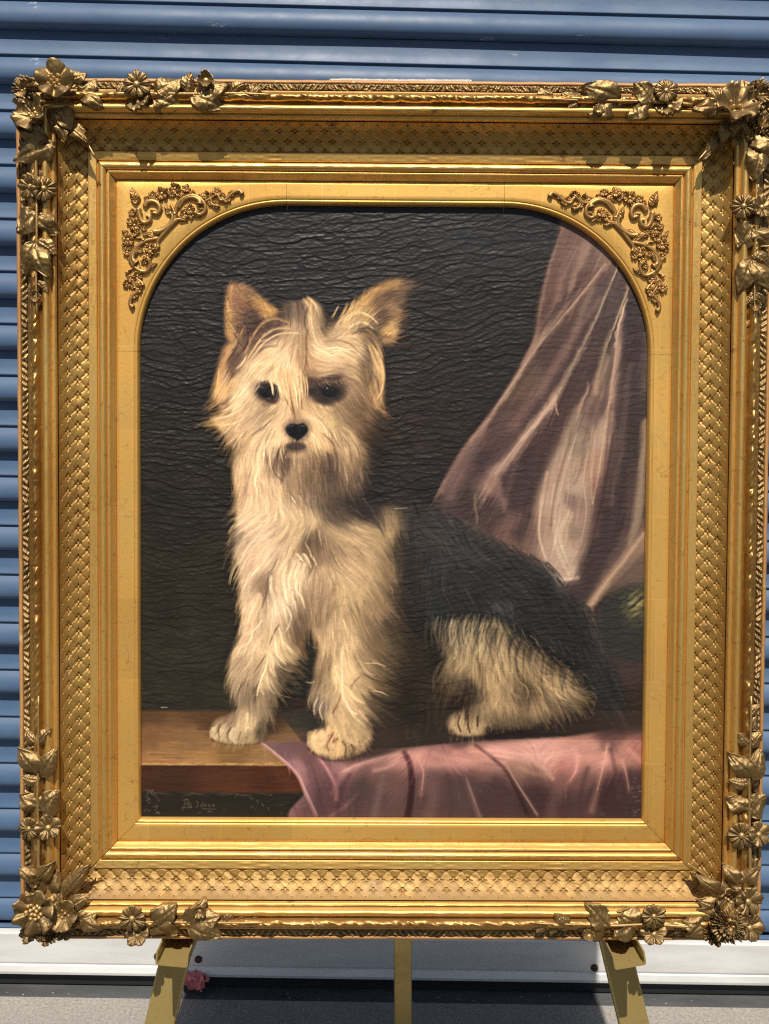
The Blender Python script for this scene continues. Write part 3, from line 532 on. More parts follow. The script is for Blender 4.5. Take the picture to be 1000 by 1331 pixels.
# ---- chest and front legs
body = pmask([(308, 590), (306, 640), (306, 680), (303, 715), (310, 745), (312, 790), (313, 822), (300, 850), (297, 876), (301, 905), (308, 920), (296, 932), (281, 938), (274, 952), (280, 963), (303, 969), (330, 967), (345, 958), (348, 940), (356, 922), (368, 895), (384, 866), (396, 832), (402, 815),
    (408, 828), (413, 840), (408, 870), (404, 895), (408, 918), (422, 932), (424, 946), (408, 952), (402, 966), (412, 980), (428, 986), (448, 987), (468, 980), (482, 966), (488, 940), (500, 925), (540, 915), (540, 860), (532, 800), (526, 750), (524, 700), (516, 660), (500, 655), (470, 640), (470, 600), (400, 590)], 2.2)
cb = field([(312, 610, 205, 168, 122), (312, 640, 202, 166, 120), (340, 620, 216, 180, 132), (340, 645, 216, 180, 134), (320, 680, 216, 182, 138), (350, 700, 222, 186, 142), (370, 660, 216, 182, 134), (392, 672, 206, 174, 124), (335, 725, 216, 180, 136), (320, 748, 196, 164, 124), (304, 690, 140, 120, 92),
    (405, 632, 146, 122, 92), (430, 630, 112, 92, 72), (460, 640, 62, 52, 46), (440, 668, 116, 96, 72), (480, 655, 72, 60, 52), (500, 670, 150, 124, 88), (511, 664, 176, 146, 102), (386, 640, 166, 138, 100), (380, 690, 200, 168, 122),
    (410, 700, 118, 94, 68), (404, 722, 146, 118, 84), (390, 738, 224, 190, 144), (420, 715, 150, 122, 88), (430, 690, 176, 146, 104), (460, 692, 188, 156, 110), (500, 690, 176, 146, 100), (520, 705, 100, 82, 58), (430, 740, 186, 154, 110), (470, 735, 182, 150, 106), (505, 740, 150, 122, 84), (524, 770, 80, 64, 46),
    (420, 770, 160, 130, 94), (455, 775, 188, 156, 108), (490, 790, 146, 118, 82), (408, 800, 158, 128, 92), (515, 810, 100, 80, 56),
    (330, 785, 208, 174, 130), (345, 758, 150, 122, 90), (362, 765, 228, 196, 150), (358, 785, 222, 190, 144), (376, 795, 192, 162, 122), (388, 805, 140, 112, 80), (398, 790, 164, 134, 98), (391, 835, 132, 102, 70), (328, 830, 210, 176, 130), (352, 845, 218, 186, 134), (372, 840, 188, 158, 112), (312, 872, 182, 152, 112), (336, 872, 188, 156, 114),
    (308, 900, 152, 130, 96), (325, 905, 146, 120, 88), (348, 882, 214, 180, 128), (368, 880, 126, 104, 76), (388, 885, 72, 62, 48), (340, 920, 172, 144, 104), (356, 912, 140, 116, 84), (284, 948, 190, 162, 118), (298, 938, 152, 124, 92), (318, 942, 202, 172, 124), (300, 960, 182, 156, 112), (325, 962, 172, 146, 102), (340, 955, 108, 88, 64),
    (430, 830, 198, 164, 116), (450, 840, 208, 174, 122), (418, 862, 168, 136, 96), (445, 872, 216, 182, 128), (470, 850, 158, 130, 90), (490, 840, 136, 110, 76), (510, 850, 104, 84, 58), (532, 870, 68, 56, 40), (424, 900, 172, 144, 104), (448, 905, 208, 174, 122), (470, 890, 180, 148, 102), (490, 900, 102, 82, 56), (522, 895, 66, 53, 37), (410, 915, 108, 94, 78),
    (438, 935, 198, 164, 114), (465, 932, 180, 150, 104), (487, 935, 88, 72, 52), (415, 966, 214, 178, 124), (435, 955, 206, 170, 116), (440, 980, 196, 160, 108), (462, 965, 196, 164, 112), (456, 978, 140, 112, 76), (477, 965, 168, 138, 96), (515, 915, 62, 50, 36)], eps=22)
body = np.where(GX > 500, 0, body)+np.where(GX > 500, 1, 0)*blur(body, 7) if False else body*np.clip((512-GX)/24, 0, 1)+blur(body, 8)*(1-np.clip((512-GX)/24, 0, 1))
lay(body, cb)
# the right flank of the chest dissolves into shade
lay(pmask([(522, 690), (545, 700), (552, 800), (556, 930), (505, 945), (512, 900), (522, 850), (524, 780)], 7)*.75, field([(530, 720, 50, 42, 38), (540, 800, 48, 40, 34), (530, 850, 70, 57, 40), (530, 900, 58, 46, 33), (515, 930, 48, 38, 30)]))
gb = [(312, 620, 100), (340, 640, 80), (320, 680, 150), (350, 690, 150), (308, 700, 130), (308, 740, 115), (340, 730, 130), (380, 660, 60), (390, 690, 120), (385, 735, 110), (420, 700, 80), (440, 690, 30), (480, 690, 20), (505, 680, 80), (460, 740, 40), (500, 750, 50), (430, 780, 110), (410, 810, 90), (460, 800, 70), (500, 810, 50),
      (325, 780, 110), (362, 770, 70), (378, 800, 75), (395, 800, 80), (320, 830, 120), (350, 835, 95), (375, 850, 40), (385, 870, 30), (310, 870, 125), (335, 870, 120), (305, 900, 100), (330, 905, 95), (352, 890, 60), (370, 890, 35), (345, 930, 75), (320, 945, 100), (290, 948, 130),
      (440, 840, 90), (420, 860, 105), (450, 870, 70), (480, 860, 35), (510, 870, 25), (410, 900, 115), (430, 905, 105), (455, 910, 55), (475, 905, 35), (500, 900, 15), (440, 940, 85), (470, 940, 40), (420, 965, 120), (445, 975, 90), (470, 970, 50), (530, 900, 10), (525, 740, 90)]
hair(body, 1500, gb, 22, 2.6, jit=.10, a=.5, seed=60, soft=1.7)
hair(body, 3600, gb, 14, 1.0, jit=.085, a=.5, seed=61, soft=.8)
hair(body, 2200, gb, 12, .6, jit=.13, a=.45, seed=63, soft=.6)
hair(body*(GX < 500), 900, gb, 19, .75, jit=.12, a=.5, seed=62, lift=.03, soft=.5, hi=(.10, (232, 202, 152)))
def lock(pts, w, c, a=.8, soft=.6):
    """a lock of fur: a soft belly of colour and a few single hairs drawn along it"""
    p = spline(pts, False, 5); c = np.asarray(c, np.float32)
    if c.mean() < 125: a *= .55; soft *= 1.7
    stroke(p, w*1.05, w*.5, c, a*.6, soft*1.7, True)
    for k in range(2+int(w*1.6)):
        o = prng.normal(0, w*.55, 2); e = prng.normal(0, w*.5, 2); t = np.linspace(0, 1, len(p))[:, None]; i = prng.integers(0, 3)
        stroke((p+o*(1-t)+e*t)[i:], .75, .35, np.clip(c*prng.normal(1.02, .10), 8, 246), a*.75, .5, True)
def shade(pts, soft, f, tint=(1, 1, 1)):
    m = pmask(pts, soft)[..., None]; IMG[:] = IMG*(1-m*(1-f*np.asarray(tint, np.float32)))
CR, BR, DK = (232, 200, 150), (132, 102, 72), (74, 56, 42)
for pts, w, c in (([(372, 628), (384, 640), (394, 648)], 2.2, (228, 192, 138)), ([(366, 634), (376, 642), (384, 652)], 1.6, CR), ([(351, 600), (352, 614), (362, 624), (373, 628)], 2.2, (84, 64, 48)), ([(356, 602), (360, 614), (372, 622)], 2.0, (206, 170, 124)),
    ([(385, 718), (391, 724), (394, 728)], 1.6, CR), ([(392, 718), (398, 724), (404, 736)], 2.2, CR), ([(403, 719), (408, 726), (412, 734)], 1.4, (226, 196, 152)), ([(396, 704), (401, 712), (405, 720)], 1., (200, 170, 126)),
    ([(378, 708), (374, 722), (366, 732)], 2.6, (226, 192, 144)), ([(388, 730), (386, 745), (383, 752)], 3., (228, 192, 146)), ([(386, 750), (384, 764), (392, 776), (396, 790)], 2.4, (222, 188, 140)), ([(384, 740), (382, 752)], 2.5, CR),
    ([(312, 722), (305, 734), (300, 745), (297, 758)], 2.0, (190, 166, 126)), ([(314, 730), (308, 742), (303, 752)], 1.6, (168, 146, 112)), ([(308, 676), (301, 684), (296, 692)], 1.5, (186, 164, 124)), ([(306, 692), (299, 702)], 1.2, (130, 112, 86)),
    ([(352, 748), (351, 764), (356, 784), (358, 800)], 3.2, (232, 202, 156)), ([(372, 786), (378, 800), (376, 812), (370, 822)], 1.5, (236, 208, 160)), ([(362, 815), (368, 834), (380, 846)], 1.4, CR), ([(356, 822), (360, 850), (372, 864)], 1.4, CR),
    ([(350, 756), (344, 776), (340, 790)], 2.2, (140, 112, 82)), ([(362, 812), (356, 822), (350, 838)], 1.3, (120, 90, 62)), ([(345, 850), (338, 862), (328, 876)], 1.6, (126, 98, 70)), ([(340, 880), (332, 896), (326, 905)], 2.0, (122, 98, 72)), ([(318, 885), (310, 898), (308, 910)], 1.6, (124, 100, 74)),
    ([(333, 900), (330, 915)], 1.6, (104, 80, 58)), ([(348, 846), (344, 870), (338, 886), (334, 905)], 2.6, (226, 192, 138)), ([(352, 850), (352, 870), (362, 884)], 1.8, CR), ([(346, 878), (350, 895), (358, 904)], 1.6, CR), ([(356, 856), (366, 868), (380, 874)], 1.1, (206, 174, 126)), ([(350, 890), (360, 902), (378, 908)], 1., (160, 134, 96)),
    ([(365, 866), (378, 880), (394, 884)], 1., (128, 106, 78)), ([(358, 880), (372, 896), (390, 902)], 1., (110, 92, 68)),
    ([(462, 780), (466, 790), (470, 800)], 2.2, (112, 84, 58)), ([(455, 786), (462, 800), (466, 808)], 1.4, (130, 100, 70)), ([(500, 806), (510, 814), (518, 816)], 2., (92, 70, 48)), ([(486, 800), (494, 812)], 1.4, (116, 90, 62)),
    ([(446, 840), (444, 864), (445, 890)], 2.6, (226, 192, 138)), ([(445, 880), (446, 905), (452, 915)], 2.4, (228, 192, 136)), ([(450, 892), (462, 908), (476, 914)], 3., (226, 190, 134)), ([(448, 905), (456, 924), (468, 930)], 1.6, CR), ([(464, 850), (476, 872), (488, 878)], 1.6, (196, 164, 118)), ([(474, 862), (490, 862), (502, 866)], 1., (214, 184, 134)),
    ([(484, 898), (496, 900), (506, 905)], .9, (200, 168, 120)), ([(456, 896), (462, 886), (470, 878)], 1.2, (130, 102, 72)), ([(470, 874), (484, 882), (496, 886)], 1.6, (92, 70, 48)), ([(470, 900), (480, 916), (488, 920)], 1.4, (110, 86, 60)), ([(443, 902), (440, 914), (434, 922)], 1.6, (140, 100, 66)), ([(441, 918), (432, 928)], 1.8, (132, 92, 62)),
    ([(408, 898), (402, 908), (401, 920)], 1.2, (168, 150, 122)), ([(414, 908), (409, 918), (409, 930)], 1.4, (186, 166, 134)), ([(420, 912), (416, 924), (420, 936)], 1.6, (190, 164, 124)), ([(410, 886), (404, 888), (398, 887)], .8, (180, 160, 126)), ([(414, 838), (410, 842), (406, 840)], 1.2, (150, 122, 88)), ([(412, 826), (409, 832)], 1.2, (140, 112, 80)),
    ([(340, 806), (330, 818), (318, 826)], 1.2, (228, 196, 150)), ([(316, 806), (312, 816), (310, 826)], 1.2, (206, 176, 132)), ([(316, 780), (311, 790)], 1.2, (196, 170, 130)), ([(302, 872), (297, 880), (294, 892)], 1.1, (176, 152, 114)), ([(306, 884), (301, 896), (300, 908)], 1.2, (170, 146, 110))):
    lock(pts, w, c)
# toes
for pts, w, c, a in (([(276, 950), (274, 957), (279, 962)], 3.2, (204, 180, 134), .8), ([(291, 946), (286, 955), (287, 963)], 3.2, (190, 164, 120), .7), ([(303, 950), (300, 960), (305, 967)], 3.0, (206, 184, 138), .8), ([(285, 944), (283, 952), (284, 960)], 1.1, (76, 58, 40), .8), ([(299, 948), (295, 956), (296, 966)], 1.1, (74, 56, 40), .8),
    ([(312, 954), (309, 964)], .9, (96, 76, 54), .7), ([(322, 956), (321, 966)], .8, (100, 80, 58), .6), ([(274, 963), (280, 967), (300, 971), (330, 970), (346, 964)], 1.4, (48, 34, 26), .4), ([(300, 934), (292, 940), (286, 946)], 1.6, (130, 102, 76), .6),
    ([(404, 956), (404, 970), (414, 978)], 5, (218, 184, 130), .6), ([(434, 954), (430, 962), (426, 970), (428, 978)], 1.4, (112, 66, 48), .8), ([(440, 962), (434, 966), (436, 962)], 1.6, (122, 76, 54), .8), ([(447, 966), (451, 974), (449, 986)], 1.4, (84, 60, 40), .8), ([(458, 970), (462, 976), (458, 983)], 1.3, (92, 68, 46), .8), ([(468, 966), (470, 974)], 1, (110, 84, 58), .7),
    ([(402, 976), (414, 986), (430, 991), (460, 989), (484, 976), (500, 968)], 1.8, (44, 30, 26), .42), ([(438, 970), (436, 980), (440, 985)], 4, (206, 168, 114), .5), ([(455, 962), (464, 970)], 3, (206, 174, 122), .5)):
    stroke(spline(pts, False, 4), w*.9, w*.6, c, a*.8, 1.3)
paw = pmask([(274, 952), (290, 938), (330, 935), (346, 958), (330, 968), (300, 969), (280, 963)], 1.5)+pmask([(402, 966), (408, 952), (440, 945), (480, 955), (482, 968), (466, 980), (448, 987), (426, 986), (410, 978)], 1.5)
hair(paw, 420, gb, 13, .8, jit=.13, a=.5, seed=64, soft=.6)

# ---- head
earL = pmask([(296, 371), (306, 368), (321, 369), (334, 380), (350, 394), (362, 404), (350, 425), (320, 445), (294, 440), (291, 410), (292, 385)], 2)
lay(earL, field([(297, 380, 180, 132, 86), (294, 410, 196, 146, 88), (294, 432, 190, 142, 86), (310, 376, 150, 108, 74), (322, 376, 120, 92, 62), (310, 392, 136, 94, 68), (322, 402, 96, 68, 52), (334, 395, 176, 130, 78), (344, 403, 196, 146, 84), (326, 415, 76, 56, 46), (308, 412, 104, 74, 56), (312, 428, 80, 60, 50), (345, 420, 92, 72, 56)], eps=12))
hair(earL, 420, [(297, 380, -80), (294, 430, -85), (312, 385, 40), (320, 405, 25), (340, 400, 60), (310, 425, 10)], 12, .9, jit=.13, a=.6, seed=71, soft=.5)
earR = pmask([(444, 420), (450, 402), (466, 384), (486, 370), (508, 361), (530, 362), (538, 367), (528, 378), (522, 398), (518, 420), (512, 442), (500, 446), (485, 440), (460, 430)], 2.6)
lay(earR, field([(450, 408, 205, 162, 104), (470, 388, 192, 146, 88), (492, 371, 184, 138, 84), (510, 365, 160, 120, 76), (530, 366, 92, 72, 54), (490, 392, 116, 86, 62), (505, 382, 100, 76, 56), (480, 402, 150, 112, 76), (494, 408, 96, 70, 54), (508, 400, 150, 114, 78), (514, 415, 130, 98, 66), (506, 424, 204, 160, 100), (502, 440, 160, 118, 78), (520, 390, 90, 70, 54), (484, 420, 110, 84, 62), (470, 415, 190, 150, 98)], eps=12))
hair(earR, 520, [(450, 405, -60), (470, 388, -45), (500, 368, -20), (530, 364, 5), (492, 395, -40), (506, 410, -20), (508, 425, -25), (515, 400, -10)], 13, .95, jit=.12, a=.6, seed=72, soft=.6)
head = pmask([(284, 468), (292, 446), (318, 440), (345, 424), (360, 404), (372, 392), (386, 390), (400, 386), (414, 394), (426, 412), (436, 416), (448, 408), (466, 414), (486, 432), (496, 462), (498, 500), (500, 530), (502, 560), (496, 588), (476, 612), (462, 632), (420, 640), (380, 640), (330, 640), (308, 620), (306, 598), (298, 578), (286, 560), (274, 545), (286, 534), (278, 520), (276, 508), (280, 488)], 2.4)
chd = field([(292, 450, 186, 140, 88), (284, 475, 192, 146, 92), (302, 462, 104, 78, 60), (316, 452, 150, 118, 84), (330, 440, 120, 92, 70), (345, 432, 116, 90, 70), (362, 408, 104, 82, 64), (375, 402, 150, 124, 94), (388, 398, 118, 94, 72), (378, 422, 186, 152, 110), (400, 396, 196, 160, 112), (410, 412, 190, 156, 112), (424, 418, 110, 88, 64), (430, 430, 200, 168, 122), (448, 420, 206, 166, 108),
    (470, 424, 180, 142, 96), (484, 436, 112, 86, 64), (458, 436, 204, 170, 120), (350, 452, 222, 184, 132), (338, 472, 224, 188, 136), (370, 455, 228, 190, 138), (394, 440, 170, 136, 96), (395, 465, 176, 138, 94), (410, 450, 228, 194, 140), (438, 455, 218, 182, 130), (460, 455, 190, 156, 112), (476, 465, 132, 104, 76), (380, 480, 226, 188, 134), (420, 478, 210, 174, 124), (450, 480, 192, 158, 112), (470, 490, 162, 130, 94),
    (400, 490, 130, 100, 72), (440, 488, 150, 118, 86), (490, 470, 216, 176, 116), (492, 500, 186, 146, 96), (484, 518, 160, 124, 82), (290, 500, 214, 166, 104), (304, 520, 222, 182, 126), (284, 546, 206, 166, 110), (322, 500, 228, 194, 142), (322, 525, 206, 170, 126), (334, 535, 202, 168, 124), (348, 536, 190, 156, 112), (310, 560, 200, 164, 116), (298, 572, 140, 112, 78), (290, 528, 150, 116, 78),
    (374, 500, 226, 188, 132), (386, 520, 204, 166, 112), (366, 536, 218, 182, 130), (400, 538, 214, 178, 124), (384, 540, 180, 144, 102), (360, 560, 226, 190, 136), (340, 575, 214, 178, 128), (330, 600, 222, 186, 134), (318, 620, 206, 168, 122), (354, 600, 150, 120, 88), (370, 590, 116, 92, 70), (345, 620, 216, 180, 132), (406, 556, 220, 186, 132), (424, 550, 208, 174, 120), (418, 575, 196, 158, 108), (440, 562, 166, 136, 98), (450, 574, 198, 164, 116),
    (464, 590, 172, 140, 98), (444, 600, 160, 130, 94), (450, 530, 162, 130, 92), (470, 535, 146, 116, 80), (480, 562, 104, 80, 58), (498, 562, 58, 46, 40), (490, 590, 60, 48, 41), (386, 600, 176, 144, 104), (402, 612, 146, 118, 86), (426, 602, 100, 80, 64), (440, 622, 126, 102, 74), (470, 612, 126, 100, 72), (460, 505, 168, 136, 98), (475, 510, 150, 120, 84), (496, 535, 84, 66, 52), (410, 590, 150, 120, 86)], eps=16)
lay(head, chd)
gd = [(284, 475, 115), (290, 500, 115), (280, 545, 170), (305, 525, 135), (300, 565, 120), (320, 450, 130), (320, 490, 120), (345, 440, 155), (345, 470, 150), (330, 510, 125), (370, 400, 80), (372, 440, 120), (385, 470, 95), (365, 490, 100), (380, 510, 85), (402, 400, 95), (410, 430, 70), (420, 455, 20), (440, 430, -35), (450, 412, -55), (450, 460, 15), (470, 440, 30), (470, 475, 45), (490, 460, 80), (490, 500, 95), (440, 480, 5), (425, 478, -10),
      (345, 540, 140), (330, 560, 135), (360, 550, 125), (345, 580, 105), (330, 600, 100), (318, 620, 105), (350, 610, 90), (365, 575, 100), (345, 630, 75), (400, 540, 60), (415, 550, 50), (430, 560, 65), (415, 580, 70), (445, 580, 70), (460, 600, 85), (440, 610, 90), (460, 535, 40), (480, 560, 25), (490, 585, 20), (390, 605, 90), (405, 620, 80), (465, 515, 60)]
hair(head, 1200, gd, 19, 2.3, jit=.10, a=.45, seed=70, soft=1.5)
hair(head, 2600, gd, 13, .9, jit=.085, a=.5, seed=73, soft=.7)
hair(head, 1700, gd, 11, .55, jit=.13, a=.45, seed=75, soft=.6)
hair(head*(GX < 480), 800, gd, 20, .7, jit=.12, a=.5, seed=74, lift=.03, soft=.5, hi=(.10, (236, 204, 152)))
# crown tufts and locks over the ears
for pts, w, c in (([(400, 425), (396, 440), (397, 460), (393, 484)], 1.6, (128, 92, 62)), ([(398, 400), (394, 415), (398, 430)], 1.4, (96, 70, 54)), ([(366, 390), (372, 400), (374, 416)], 1.4, (96, 78, 62)), ([(388, 390), (393, 398), (395, 412)], 1.2, (96, 74, 58)), ([(356, 408), (366, 412), (372, 420)], 1.8, (104, 82, 64)), ([(398, 384), (408, 394), (414, 410)], 2.4, (206, 170, 116)), ([(393, 388), (402, 400), (404, 416)], 1.8, (210, 174, 122)),
    ([(420, 405), (424, 414), (422, 424)], 2.6, (72, 58, 46)), ([(430, 412), (434, 404), (438, 396)], 1.8, (196, 164, 118)), ([(440, 412), (446, 402), (451, 392)], 2., (210, 166, 104)), ([(446, 416), (452, 402), (460, 388)], 2, (212, 166, 102)), ([(434, 424), (440, 414), (446, 408)], 1.6, (220, 184, 130)),
    ([(372, 416), (354, 412), (338, 420), (326, 438), (318, 458)], 2.6, (186, 144, 96)), ([(362, 414), (346, 418), (336, 432), (328, 450)], 1.4, (110, 84, 62)), ([(378, 424), (356, 426), (340, 436), (326, 456), (316, 474)], 1.5, (206, 166, 114)), ([(368, 430), (350, 434), (338, 446)], 2.2, (106, 80, 62)), ([(360, 448), (344, 450), (332, 458), (326, 466)], 1.8, (116, 88, 64)), ([(390, 432), (364, 432), (342, 444), (326, 464), (312, 480)], 1.6, (222, 186, 134)),
    ([(316, 424), (308, 440), (298, 452), (288, 468)], 2.6, (190, 144, 88)), ([(310, 436), (306, 452), (298, 464)], 1.8, (84, 62, 50)), ([(322, 440), (316, 452), (308, 462)], 1.8, (82, 62, 52)), ([(320, 460), (314, 470), (306, 478)], 1.4, (226, 194, 146)), ([(284, 478), (282, 500), (284, 512)], 1.6, (220, 170, 104)), ([(300, 455), (290, 470), (283, 488)], 1.5, (200, 150, 92)),
    ([(300, 512), (292, 522), (284, 524)], 2.2, (104, 78, 56)), ([(330, 508), (312, 530), (292, 540), (272, 542)], 1.6, (228, 192, 138)), ([(322, 500), (306, 522), (288, 534)], 1.3, (232, 198, 146)), ([(326, 524), (308, 546), (284, 552)], 1.4, (226, 186, 130)), ([(312, 560), (302, 570), (294, 576)], 1.4, (196, 160, 112)),
    ([(444, 416), (462, 404), (478, 408), (490, 418)], 2.2, (226, 188, 128)), ([(452, 424), (466, 416), (478, 420), (484, 426)], 2.0, (232, 196, 136)), ([(466, 434), (480, 434), (490, 446), (496, 462)], 3.4, (214, 168, 106)), ([(476, 440), (486, 452), (494, 470), (498, 488)], 1.8, (222, 178, 116)), ([(478, 446), (484, 466), (490, 482), (488, 500)], 3.2, (214, 174, 112)), ([(492, 462), (497, 480), (496, 502), (488, 518)], 1.6, (214, 174, 114)),
    ([(474, 470), (478, 492), (484, 512), (490, 524)], 2.4, (184, 144, 94)), ([(486, 480), (490, 494), (492, 508)], 2., (86, 62, 46)), ([(470, 440), (478, 456), (482, 480), (476, 500)], 1.8, (122, 94, 68)), ([(456, 432), (470, 428), (484, 436)], 1.8, (98, 74, 56)), ([(464, 426), (478, 424), (490, 432)], 2, (84, 64, 50)), ([(494, 512), (498, 522), (500, 534)], 1.3, (150, 116, 78)),
    ([(420, 442), (440, 440), (456, 446), (464, 456)], 1.6, (146, 114, 82)), ([(424, 462), (444, 458), (464, 470)], 1.4, (228, 196, 144)), ([(418, 452), (440, 450), (458, 458)], 1.2, (234, 200, 148)), ([(424, 434), (438, 426), (452, 426)], 1.2, (176, 142, 104))):
    lock(pts, w, c, .75, .7)
hair(earR, 240, [(450, 405, -75), (470, 388, -70), (500, 368, -45), (530, 364, 0), (515, 400, 10), (505, 430, 20)], 14, .7, jit=.16, a=.5, seed=171, soft=.6, wander=.6, edge=.15, tint=(.96, .98, 1.06))
hair(earL, 240, [(297, 380, -110), (294, 430, -110), (312, 372, -60), (335, 385, -20), (345, 398, 0)], 11, .7, jit=.16, a=.5, seed=172, soft=.6, wander=.6, edge=.15, tint=(.96, .98, 1.06))
hair(earL*.9+earR*.9, 300, [(297, 390, 70), (320, 400, 40), (480, 395, -50), (505, 410, -30)], 12, .7, jit=.22, a=.4, seed=173, tint=(.92, .96, 1.04), soft=.6)
# eyes
def blob(x, y, rx, ry, c, a, soft, rot=0.):
    cs, sn = math.cos(rot), math.sin(rot); u = ((GX-x)*cs+(GY-y)*sn)/rx; v = (-(GX-x)*sn+(GY-y)*cs)/ry
    d = np.sqrt(u*u+v*v); lay(np.clip((1-d)*min(rx, ry)/soft+.5, 0, 1)*a, c)
blob(344, 508, 20, 15, (120, 92, 70), .5, 6, .3); blob(347, 508, 16, 11.5, (44, 37, 34), .88, 6, .35); blob(346, 507, 10.5, 8.5, (27, 26, 28), .9, 4.5, .2); blob(352, 518, 8, 5, (64, 46, 38), .6, 3, .4); blob(345, 524, 6, 3, (128, 98, 78), .5, 3)
blob(424, 505, 27, 17, (92, 70, 54), .65, 7, -.1); blob(404, 498, 10, 10, (78, 58, 46), .7, 5); blob(426, 508, 20, 12, (48, 39, 34), .86, 7, .05); blob(427, 505.5, 12, 9.5, (27, 26, 28), .9, 5); blob(430, 489, 14, 4, (66, 50, 40), .7, 3, -.15); blob(420, 520, 12, 4, (50, 40, 34), .6, 4, .3); blob(405, 508, 8, 5, (48, 38, 34), .6, 4)
blob(341, 503, 3.4, 2.2, (74, 80, 92), .7, 1.8); blob(352, 509, 4, 2.4, (48, 52, 60), .6, 2); blob(340.5, 501.8, .9, .8, (150, 152, 156), .8, .6); stroke([(331, 505), (338, 499), (349, 497), (360, 501)], 1, .8, (58, 44, 36), .7, .8); blob(420, 500, 3.4, 2, (70, 76, 84), .6, 1.8); blob(425, 503.5, 1.1, 1., (120, 124, 126), .6, .8); blob(431, 509, 4, 2, (44, 50, 56), .5, 2); stroke([(347, 516), (351, 516.5)], .6, .4, (150, 140, 124), .6, .5)
blob(427, 505.5, 9, 7.5, (19, 19, 21), .8, 2.4); blob(424, 502.5, 1.2, 1.1, (140, 142, 142), .7, .9); blob(346, 507, 8, 6.8, (20, 20, 22), .75, 2.4); stroke([(412, 507), (418, 513), (428, 516), (440, 512)], .8, .6, (96, 74, 60), .5, .9); stroke([(336, 512), (342, 516.5), (350, 518)], .7, .5, (92, 72, 60), .5, .9)
for k in range(26):
    x = prng.uniform(404, 444); stroke([(x, 494+prng.uniform(-6, 3)), (x+4, 498+prng.uniform(-4, 4)), (x+9, 500+prng.uniform(-3, 6))], .6, .2, (60, 46, 38) if prng.random() < .6 else (150, 120, 86), .5, .5)
for k in range(22):
    x = prng.uniform(326, 362); y = 496+abs(x-346)*.35; stroke([(x, y+prng.uniform(-4, 2)), (x-5, y+6), (x-9, y+12)], .7, .2, (214, 178, 128) if x < 338 else (84, 64, 50), .5, .5)
# fringe falling between the eyes
for x0, y0, x1, y1, w, c in ((349, 488, 354, 511, 1.3, (222, 184, 128)), (356, 484, 364, 515, 1.6, (226, 188, 132)), (360, 480, 370, 524, 2.2, (226, 186, 130)), (366, 478, 376, 530, 2.8, (220, 178, 120)), (372, 478, 380, 538, 3., (208, 166, 108)), (378, 478, 384, 536, 3., (222, 182, 124)), (384, 478, 388, 526, 3., (226, 188, 132)), (389, 478, 391, 522, 2.4, (216, 176, 120)), (392, 484, 396, 512, 1.8, (216, 178, 124)), (396, 488, 399, 512, 1.3, (196, 160, 112))):
    lock([(x0, y0), ((x0+x1)/2+1, (y0+y1)/2), (x1, y1)], w, c, .85, .7)
for x0, y0, x1, y1, w in ((368, 512, 380, 536, 1.4), (374, 500, 382, 540, 1.0), (386, 510, 386, 530, 1.1), (392, 506, 391, 530, 1.4), (378, 520, 383, 542, 1.4), (363, 508, 368, 520, 1.2)):
    lock([(x0, y0), ((x0+x1)/2, (y0+y1)/2), (x1, y1)], w, (126, 94, 62), .75, .7)
for x0, y0, x1, y1 in ((380, 492, 386, 530), (370, 490, 376, 520), (388, 490, 392, 516), (350, 494, 353, 510), (358, 494, 366, 516)): lock([(x0, y0), ((x0+x1)/2+1, (y0+y1)/2), (x1, y1)], .9, (240, 206, 152), .85, .5)
# nose and mouth
nm = pmask([(370.5, 556), (373.5, 551), (379.5, 548.5), (385, 550), (389.5, 548.5), (395.5, 549), (399, 554), (398, 560), (392.5, 566), (386.5, 569.5), (380.5, 567.5), (373.5, 562.5)], 1.0)
lay(pmask([(366, 556), (372, 546), (384, 544), (398, 544), (404, 553), (400, 566), (387, 575), (374, 568)], 2.2)*.5, (96, 74, 56)); lay(nm, (21, 21, 22)); blob(377, 551.5, 4.5, 1.8, (70, 74, 76), .75, 1.4, -.2); blob(393, 551.5, 4, 1.5, (80, 84, 86), .7, 1.2, .05); blob(374, 560, 3, 1, (58, 60, 62), .7, 1, .3); stroke([(385, 550), (386, 558), (386, 570)], .8, .8, (10, 10, 11), .8, .8); blob(380, 557, 3.2, 2.2, (8, 8, 9), .8, 1.2); blob(393, 557, 3.4, 2.2, (8, 8, 9), .8, 1.2)
blob(384, 579, 14, 7, (92, 70, 58), .6, 4); blob(384, 577.5, 11, 3.8, (66, 53, 44), .65, 3); blob(386, 579, 6, 1.4, (98, 80, 68), .4, 1.6); stroke([(373, 579), (379, 581.5), (388, 582), (395, 579.5)], .8, .6, (52, 40, 34), .55, 1.2); blob(384, 590, 16, 4, (196, 160, 112), .5, 4)
